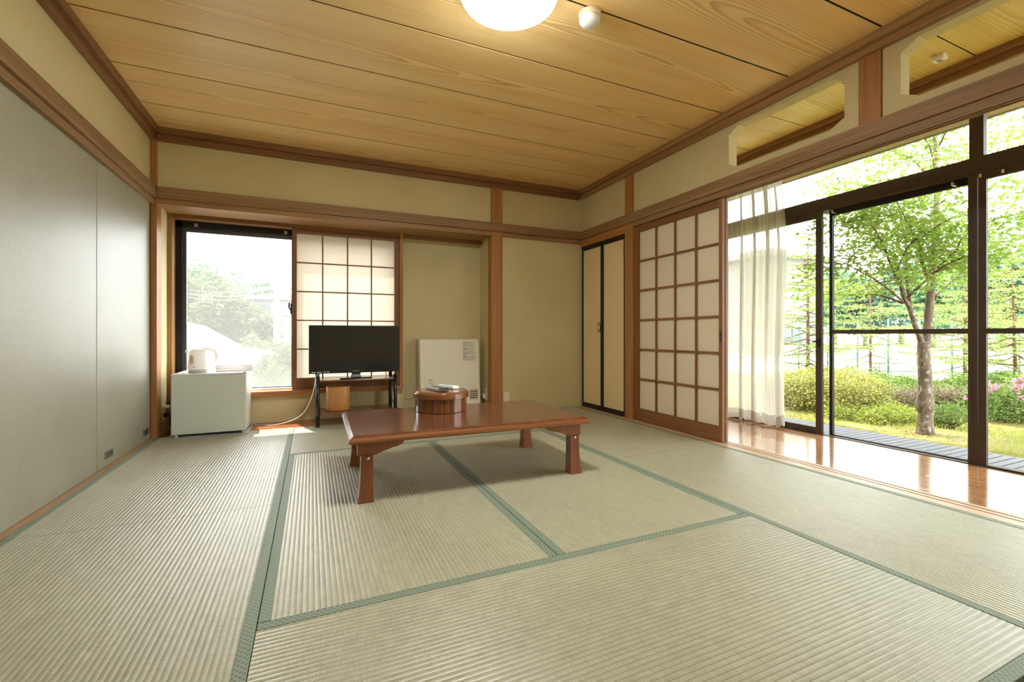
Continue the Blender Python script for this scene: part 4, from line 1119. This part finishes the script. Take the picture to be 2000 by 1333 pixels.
p = at(2120, 735, 7.5); larch(p[0], p[1], GZ, 3.2, 1.9, LARCH, 'tall larch at the right end of the garden view', 17, 8, 1.3, 0.055)

# shrubs
def shrub(name, label, px, py, t, rx, ry, h, mat, n, size, group=None, twigmat=DRYTWIG, nt=60, flat=0.35, cat='shrub', z0=GZ, leaflabel=None, blossoms=0):
    c = at(px, py, t); c[2] = z0
    if name != 'young_conifer': n, size = int(n * 2.1), size * 0.68
    s = thing(name, label, cat, tuple(c), 0, group)
    tm = MB()
    for _ in range(nt):
        a = RNG.uniform(0, 2 * PI); r = RNG.uniform(0.25, 0.95) ** 0.5; hh = h * math.sqrt(max(0.05, 1 - 0.8 * r * r)) * RNG.uniform(0.7, 1.0)
        e = c + np.array([rx * r * math.cos(a), ry * r * math.sin(a), hh]); b = c + np.array([rx * r * 0.3 * math.cos(a), ry * r * 0.3 * math.sin(a), -0.03])
        mid = (b + e) / 2 + np.append(RNG.normal(size=2) * 0.05, 0.02)
        tm.tube([b, mid, e], [0.005, 0.0035, 0.0018], 4)
    tm.build('stems', twigmat, s, kind='stuff')
    if n:
        k = max(8, n // 14)
        a = RNG.uniform(0, 2 * PI, k); r = RNG.uniform(0, 1, k) ** 0.5; lump = 0.86 + 0.22 * np.sin(a * 3 + px) * np.cos(r * 5 + py)
        zz = h * np.sqrt(np.maximum(0.03, 1 - r ** 2 * 0.93)) * lump * np.where(RNG.random(k) < 0.6, 1.0, RNG.uniform(0.15, 1, k))
        C = np.stack([c[0] + rx * r * np.cos(a), c[1] + ry * r * np.sin(a), c[2] + zz], 1)
        C = sprays(C, 14, 0.055, 0.028)
        C = C[C[:, 2] > z0 + 0.005]
        foliage('leaves', C, size, mat, s, leaflabel, flat, 0.55)
        if blossoms:
            k = blossoms
            a = RNG.uniform(0, 2 * PI, k); r = RNG.uniform(0, 1, k) ** 0.5
            B = np.stack([c[0] + rx * r * np.cos(a), c[1] + ry * r * np.sin(a), c[2] + h * (0.3 + 0.72 * np.sqrt(1 - 0.9 * r ** 2))], 1)
            foliage('blossoms', sprays(B, 16, 0.028, 0.02), 0.036, PINK, s, 'pink blossoms', 0.2, 0.8)
    return s
shrub('azalea_shrub', 'yellow green azalea beside the curtain end', 1556, 800, 5.6, 0.42, 0.42, 0.45, YELLOW, 5200, 0.042)
shrub('azalea_shrub', 'yellow green azalea seen through the left edge of the wide pane', 1655, 800, 5.3, 0.50, 0.42, 0.46, YELLOW, 6000, 0.040)
shrub('azalea_shrub', 'yellow azalea with orange tinge behind the window stile', 1600, 790, 6.3, 0.55, 0.42, 0.42, YELLOW, 5200, 0.042)
shrub('green_shrub', 'mid green shrub behind the twiggy bush', 1735, 780, 6.9, 0.62, 0.45, 0.26, GREENB, 5200, 0.042)
shrub('green_shrub', 'taller mid green shrub left of the bare tree trunk', 1672, 780, 6.6, 0.40, 0.4, 0.30, GREENB, 3600, 0.042)
shrub('twiggy_shrub', 'brown half bare twiggy bush left of the tree trunk', 1752, 800, 5.2, 0.46, 0.30, 0.38, GREENB, 420, 0.030, nt=420)
shrub('twiggy_shrub', 'brown half bare twiggy bush right of the tree trunk', 1858, 800, 5.2, 0.38, 0.30, 0.40, GREENB, 380, 0.030, nt=320)
shrub('green_shrub', 'small rounded shrub right of the tree trunk base', 1850, 825, 4.5, 0.18, 0.17, 0.20, GREENB, 1900, 0.026)
shrub('green_shrub', 'bright green shrub behind the tree trunk on the right', 1890, 790, 6.0, 0.45, 0.4, 0.36, GREENB, 3600, 0.042)
shrub('ground_cover', 'low yellow green ground cover plants in front of the twiggy bush', 1735, 825, 4.75, 0.42, 0.16, 0.13, GROUNDC, 3000, 0.032, nt=30)
shrub('ground_cover', 'low ground cover plants at the left edge of the wide pane', 1650, 830, 4.9, 0.26, 0.16, 0.12, GROUNDC, 1500, 0.032, nt=20)
shrub('flowering_azalea', 'azalea with pink blossoms beside the wide window post', 1958, 815, 4.75, 0.30, 0.28, 0.36, GREENB, 3000, 0.034, 'pink azaleas by the window', blossoms=15)
shrub('flowering_azalea', 'azalea with pink blossoms at the right edge of the view', 2030, 815, 4.75, 0.36, 0.3, 0.42, GREENB, 3400, 0.034, 'pink azaleas by the window', blossoms=24)
shrub('green_shrub', 'dark green shrub behind the pink azaleas', 1975, 780, 5.9, 0.55, 0.4, 0.40, GREENB, 4200, 0.042)
shrub('young_conifer', 'small upright conifer seedling poking above the bushes, left one', 1662, 780, 7.2, 0.09, 0.09, 0.40, GREENB, 420, 0.04, nt=14)
shrub('young_conifer', 'small upright conifer seedling poking above the bushes, right one', 1714, 780, 7.4, 0.07, 0.07, 0.40, GREENB, 340, 0.04, nt=12)
# grass tufts over the moss
n = 15000
gx, gy = RNG.uniform(4.14, 5.9, n), RNG.uniform(-1.2, 4.2, n)
k = (np.sin(gx * 3.1 + gy * 1.3) + np.sin(gy * 4.3 - gx) + RNG.normal(size=n) * 0.8) > 0.0
gx, gy = gx[k], gy[k]; n = len(gx)
h = RNG.uniform(0.02, 0.055, n) * (1 + 1.1 * (np.hypot(gx - 4.75, gy - 1.55) < 0.42))
a = RNG.uniform(0, 2 * PI, n); w = 0.0035
b0 = np.stack([gx, gy, np.full(n, GZ - 0.02)], 1); dv = np.stack([np.cos(a), np.sin(a), 0 * a], 1)
tipv = b0 + np.stack([RNG.normal(size=n) * 0.018, RNG.normal(size=n) * 0.018, h + 0.02], 1)
V = np.stack([b0 - dv * w, b0 + dv * w, tipv], 1).reshape(-1, 3)
gg = np_mesh('grass', V, np.arange(3 * n).reshape(n, 3), GRASSM, None, 'short yellowish grass growing on the garden ground beyond the deck')
gg['kind'] = 'stuff'; gg['category'] = 'grass'
m = n // 2
fallen = np.stack([RNG.uniform(4.15, 5.4, 900), RNG.uniform(-0.5, 4, 900), np.full(900, GZ + 0.006)], 1)
gl = foliage('fallen_leaves', fallen, 0.03, m_leaf('dry_fallen_leaf', S(150, 120, 84), S(206, 180, 130), 0.1, 9), None, 'dry brown leaves scattered over the moss around the tree', 0.9)
gl['category'] = 'leaves'

# court fence
A, B = at(1560, 730, 11.6), at(2060, 730, 10.4)
fn = thing('court_fence', 'teal wire mesh fence along the pale court behind the garden', 'fence', (A[0], A[1], -0.22))
dvec = B - A; dvec[2] = 0; LF = np.linalg.norm(dvec); dvec /= LF
FH = 1.35
first = None
for i in range(9):
    q = A + dvec * (LF * i / 8)
    if first is None: first = MB().tube([(0, 0, 0), (0, 0, FH)], 0.022, 8).build('post', TEAL, fn, local=True)
    else:
        first2 = share(first, (q[0] - A[0], q[1] - A[1], 0), fn)
for z in (0.06,):
    MB().tube([(A[0], A[1], -0.22 + z), (B[0], B[1], -0.22 + z)], 0.014, 6).build('rail', TEAL, fn)
wm = MB()
for i in range(90):
    q = A + dvec * (LF * i / 89)
    for s in (-1, 1):
        e = q + dvec * (s * FH); f = 1.0
        if not (0 <= (e - A) @ dvec <= LF):
            f = ((LF if s > 0 else 0) - (q - A) @ dvec) / (s * FH)
        if f > 0.02: wm.tube([(q[0], q[1], -0.22), (q[0] + dvec[0] * s * FH * f, q[1] + dvec[1] * s * FH * f, -0.22 + FH * f)], 0.0022, 3, False)
wm.build('wire_mesh', TEAL, fn, kind='stuff')

# forest beyond the court
def ftree(label, px, t, H, W_, mat, z0=-0.25, n=4200, cat='tree', name='forest_tree', group='forest trees beyond the court', size=0.36, crown0=0.15):
    b = at(px, 660, t)
    f = thing(name, label, cat, (b[0], b[1], z0), 0, group)
    MB().tube([(b[0], b[1], z0), (b[0], b[1], z0 + H * 0.8)], [0.03 * H, 0.01 * H], 7).build('trunk', TWIG, f)
    k = n // 18
    u = RNG.normal(size=(k, 3)); u /= np.linalg.norm(u, axis=1, keepdims=True); u *= RNG.uniform(0.55, 1.0, (k, 1))
    C = np.array([b[0], b[1], z0 + H * (0.5 + crown0 / 2)]) + u * np.array([W_ / 2, W_ / 2, H * (0.5 - crown0 / 2)])
    foliage('crown', sprays(C, 18, size * 0.75, size * 0.3), size, mat, f, None, 0.5, 0.6)
    return f
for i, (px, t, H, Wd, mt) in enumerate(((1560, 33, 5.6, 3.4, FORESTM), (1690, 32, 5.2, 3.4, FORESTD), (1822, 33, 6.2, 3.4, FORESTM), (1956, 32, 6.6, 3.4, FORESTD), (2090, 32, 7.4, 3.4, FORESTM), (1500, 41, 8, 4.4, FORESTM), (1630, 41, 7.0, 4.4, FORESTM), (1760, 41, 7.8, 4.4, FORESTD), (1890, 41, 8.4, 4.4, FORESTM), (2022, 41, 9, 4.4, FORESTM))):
    ftree('forest tree in the nearer row beyond the court fence' if t < 36 else 'taller forest tree in the farther row beyond the court fence', px, t, H, Wd, mt)

# white building beside the larch
def building(name, label, x0, x1, y0, y1, z0, z1, wins, roofh=0.35, cat='building', over=0.5):
    b = thing(name, label, cat, ((x0 + x1) / 2, (y0 + y1) / 2, z0))
    MB().box(x0, x1, y0, y1, z0, z1).build('wall', HOUSEW, b)
    MB().box(x0 - over, x1 + over, y0 - over, y1 + over, z1, z1 + roofh).build('roof', ROOFM, b)
    for (u0, u1, v0, v1) in wins:
        f = MB(); f.box(u0, u1, y0 - 0.08, y0 + 0.05, v0, v1); f = f.build('window', GREYSASH, b)
        mid = (u0 + u1) / 2
        box('pane', CARG, f, u0 + 0.06, mid - 0.03, y0 - 0.1, y0 - 0.07, v0 + 0.06, v1 - 0.06)
        box('pane', CARG, f, mid + 0.03, u1 - 0.06, y0 - 0.1, y0 - 0.07, v0 + 0.06, v1 - 0.06)
    return b
a = at(1430, 660, 24); b = at(1588, 660, 24)
building('white_building', 'white low building behind the curtain and larch', a[0], b[0] + 0.4, a[1] - 2, a[1] + 4, -0.3, 4.6,
         [(at(1530, 660, 22)[0] + 0.3, at(1530, 660, 22)[0] + 2.0, -0.1 + 0.4, 1.5)], 0.3)

# yard outside the recess window --------------------------------------------
YZ = -0.45
# parked white car, front to the right
cx, cy = -2.55, 11.2
car = thing('parked_car', 'white parked car seen through the recess window behind the kettle', 'car', (cx, cy, YZ))
low = [(-2.1, 0.28), (-2.12, 0.55), (-2.0, 0.86), (-1.2, 0.92), (0.45, 0.94), (1.15, 0.90), (1.75, 0.78), (1.98, 0.60), (2.0, 0.34), (1.9, 0.24), (-1.95, 0.24)]
m = MB()
def carloop(pr, hw, inset):
    return [[(cx + x, cy + s * (hw - inset), YZ + z) for x, z in pr] for s in (-1, 1)]
def hull(pr, hw, e=0.08):
    n = len(pr); cxm = sum(p[0] for p in pr) / n; czm = sum(p[1] for p in pr) / n
    sh = lambda f: [(cxm + (x - cxm) * f, czm + (z - czm) * f) for x, z in pr]
    L = [[(cx + x, cy + yy, YZ + z) for x, z in sh(f)] for yy, f in ((-hw, 0.95), (-hw + e, 1.0), (hw - e, 1.0), (hw, 0.95))]
    return L
m.loft(hull(low, 0.84)[::-1])
m.build('body', CARW, car, bevel=0.02)
cab = [(-1.85, 0.88), (-1.45, 1.40), (-0.9, 1.50), (-0.1, 1.50), (0.35, 1.40), (1.12, 0.90)]
MB().loft([[(cx + x, cy + s * (0.80 - (0.16 if z > 1.0 else 0)), YZ + z) for x, z in cab] for s in (1, -1)]).build('cabin', CARW, car, bevel=0.04)
def glass_poly(pts, name='side_window'):
    V = [(cx + x, cy - (0.812 if z < 1.0 else 0.655) + (0.0), YZ + z) for x, z in pts]
    V2 = [(p[0], p[1] + 0.02, p[2]) for p in V]; n = len(V)
    MB().add(V + V2, [tuple(range(n)), tuple(range(n, 2 * n))[::-1]] + [(i, n + i, n + (i + 1) % n, (i + 1) % n) for i in range(n)]).build(name, CARG, car)
glass_poly([(-0.55, 0.96), (-0.55, 1.42), (-0.15, 1.42), (0.22, 1.36), (0.72, 0.96)])
glass_poly([(-1.60, 0.98), (-1.30, 1.36), (-0.95, 1.42), (-0.65, 1.42), (-0.65, 0.96)])
MB().loft([[(cx + 0.42, cy + s * 0.56, YZ + 1.385) for s in (-1, 1)] + [(cx + 1.08, cy + s * 0.70, YZ + 0.945) for s in (1, -1)], [(cx + 0.40, cy + s * 0.56, YZ + 1.37) for s in (-1, 1)] + [(cx + 1.05, cy + s * 0.70, YZ + 0.93) for s in (1, -1)]]).build('windscreen', CARG, car)
MB().box(cx + 0.62, cx + 0.80, cy - 1.0, cy - 0.80, YZ + 0.93, YZ + 1.06).build('mirror', CARW, car, bevel=0.03)
for dx in (-1.3, 1.25):
    for s in (-1, 1):
        o = MB(); o.lathe([(0.02, 0), (0.28, 0), (0.31, 0.03), (0.31, 0.16), (0.28, 0.19), (0.02, 0.19)], n=28)
        w_ = o.build('wheel', RUBBER, car, local=True)
        w_.location = (dx, s * 0.84 - (0.02 if s > 0 else -0.02) * 0 + (0.0 if s < 0 else 0.0), 0.31); w_.rotation_euler = (-s * -PI / 2, 0, 0) if False else (PI / 2 if s < 0 else -PI / 2, 0, 0)
        w_.location = (dx, s * 0.68, 0.31)
        h_ = MB().lathe([(0.001, 0.195), (0.17, 0.193), (0.18, 0.188)], n=20).build('hub_cap', GREYP, w_, local=True)
for s in (-1, 1): MB().box(cx + 1.86, cx + 1.965, cy + s * 0.6 - 0.14, cy + s * 0.6 + 0.14, YZ + 0.60, YZ + 0.72).build('headlamp', GLASS if False else GREYP, car, bevel=0.02)

def bush(label, px, t, rx, h, n, size, z0=YZ, mat=PALEB, name='pale_bush', group=None):
    return shrub(name, label, px, 700, t, rx, rx * 0.8, h, mat, n, size, group, TWIG, 20, 0.4, 'bush', z0)
bush('nearest pale green bush at the right side of the recess window', 545, 6.2, 0.75, 0.72, 4200, 0.05)
bush('pale bush low in the recess window, right of the folded white bundle', 500, 6.8, 0.6, 0.42, 2600, 0.05)
bush('pale bush behind the car bonnet in the recess window', 500, 13.5, 1.5, 1.15, 4200, 0.10)
bush('rounded bush at the right behind the nearest pale bush', 575, 8.8, 0.9, 0.95, 4200, 0.09)
YL = 'pale hazy tree in the row close behind the car, outside the recess window'
for px, t, H, Wd in ((345, 24, 4.6, 3.4), (395, 28, 5.2, 4.2), (440, 22.5, 3.4, 3.0), (478, 27, 3.2, 3.0), (372, 36, 7.4, 5.5), (440, 47, 8.0, 5.0), (508, 29, 2.6, 2.6), (515, 62, 9.0, 4.6), (590, 62, 7, 4.6), (440, 68, 10, 4.6)):
    ftree(YL if t < 30 else 'greener hazy tree farther off behind the pale row, outside the recess window', px, t, H, Wd, PALEB if t < 30 else FORESTM, YZ, 5200, 'tree', 'yard_tree', 'trees outside the recess window', 0.2 if t < 30 else 0.4)
a = at(478, 660, 42); b = at(600, 660, 42)
building('far_house', 'pale far house with a light roof seen through the recess window', a[0], b[0], a[1], a[1] + 7, YZ, 4.05,
         [(a[0] + 0.8, a[0] + 2.2, 2.5, 3.6), (a[0] + 3.0, a[0] + 4.3, 2.5, 3.6)], 0.4, 'house', 0.7)
q = at(541, 632, 20)
up = thing('utility_pole', 'pale concrete utility pole in front of the far house', 'pole', (q[0], q[1], YZ))
MB().tube([(q[0], q[1], YZ), (q[0], q[1], at(541, 546, 20)[2])], [0.16, 0.11], 10).build('shaft', CONC, up)
MB().box(q[0] - 0.7, q[0] + 0.7, q[1] - 0.05, q[1] + 0.05, 2.75, 2.85).build('cross_arm', CONC, up)
for z_ in (562, 570, 577):
    A_ = at(300, z_ - 6, 19); B_ = at(541, z_ + 2, 20)
    MB().tube([tuple(A_ + (B_ - A_) * s + np.array([0, 0, -0.25 * math.sin(PI * s)])) for s in np.linspace(0, 1, 12)], 0.012, 4).build('overhead_wire', DGREY, up)
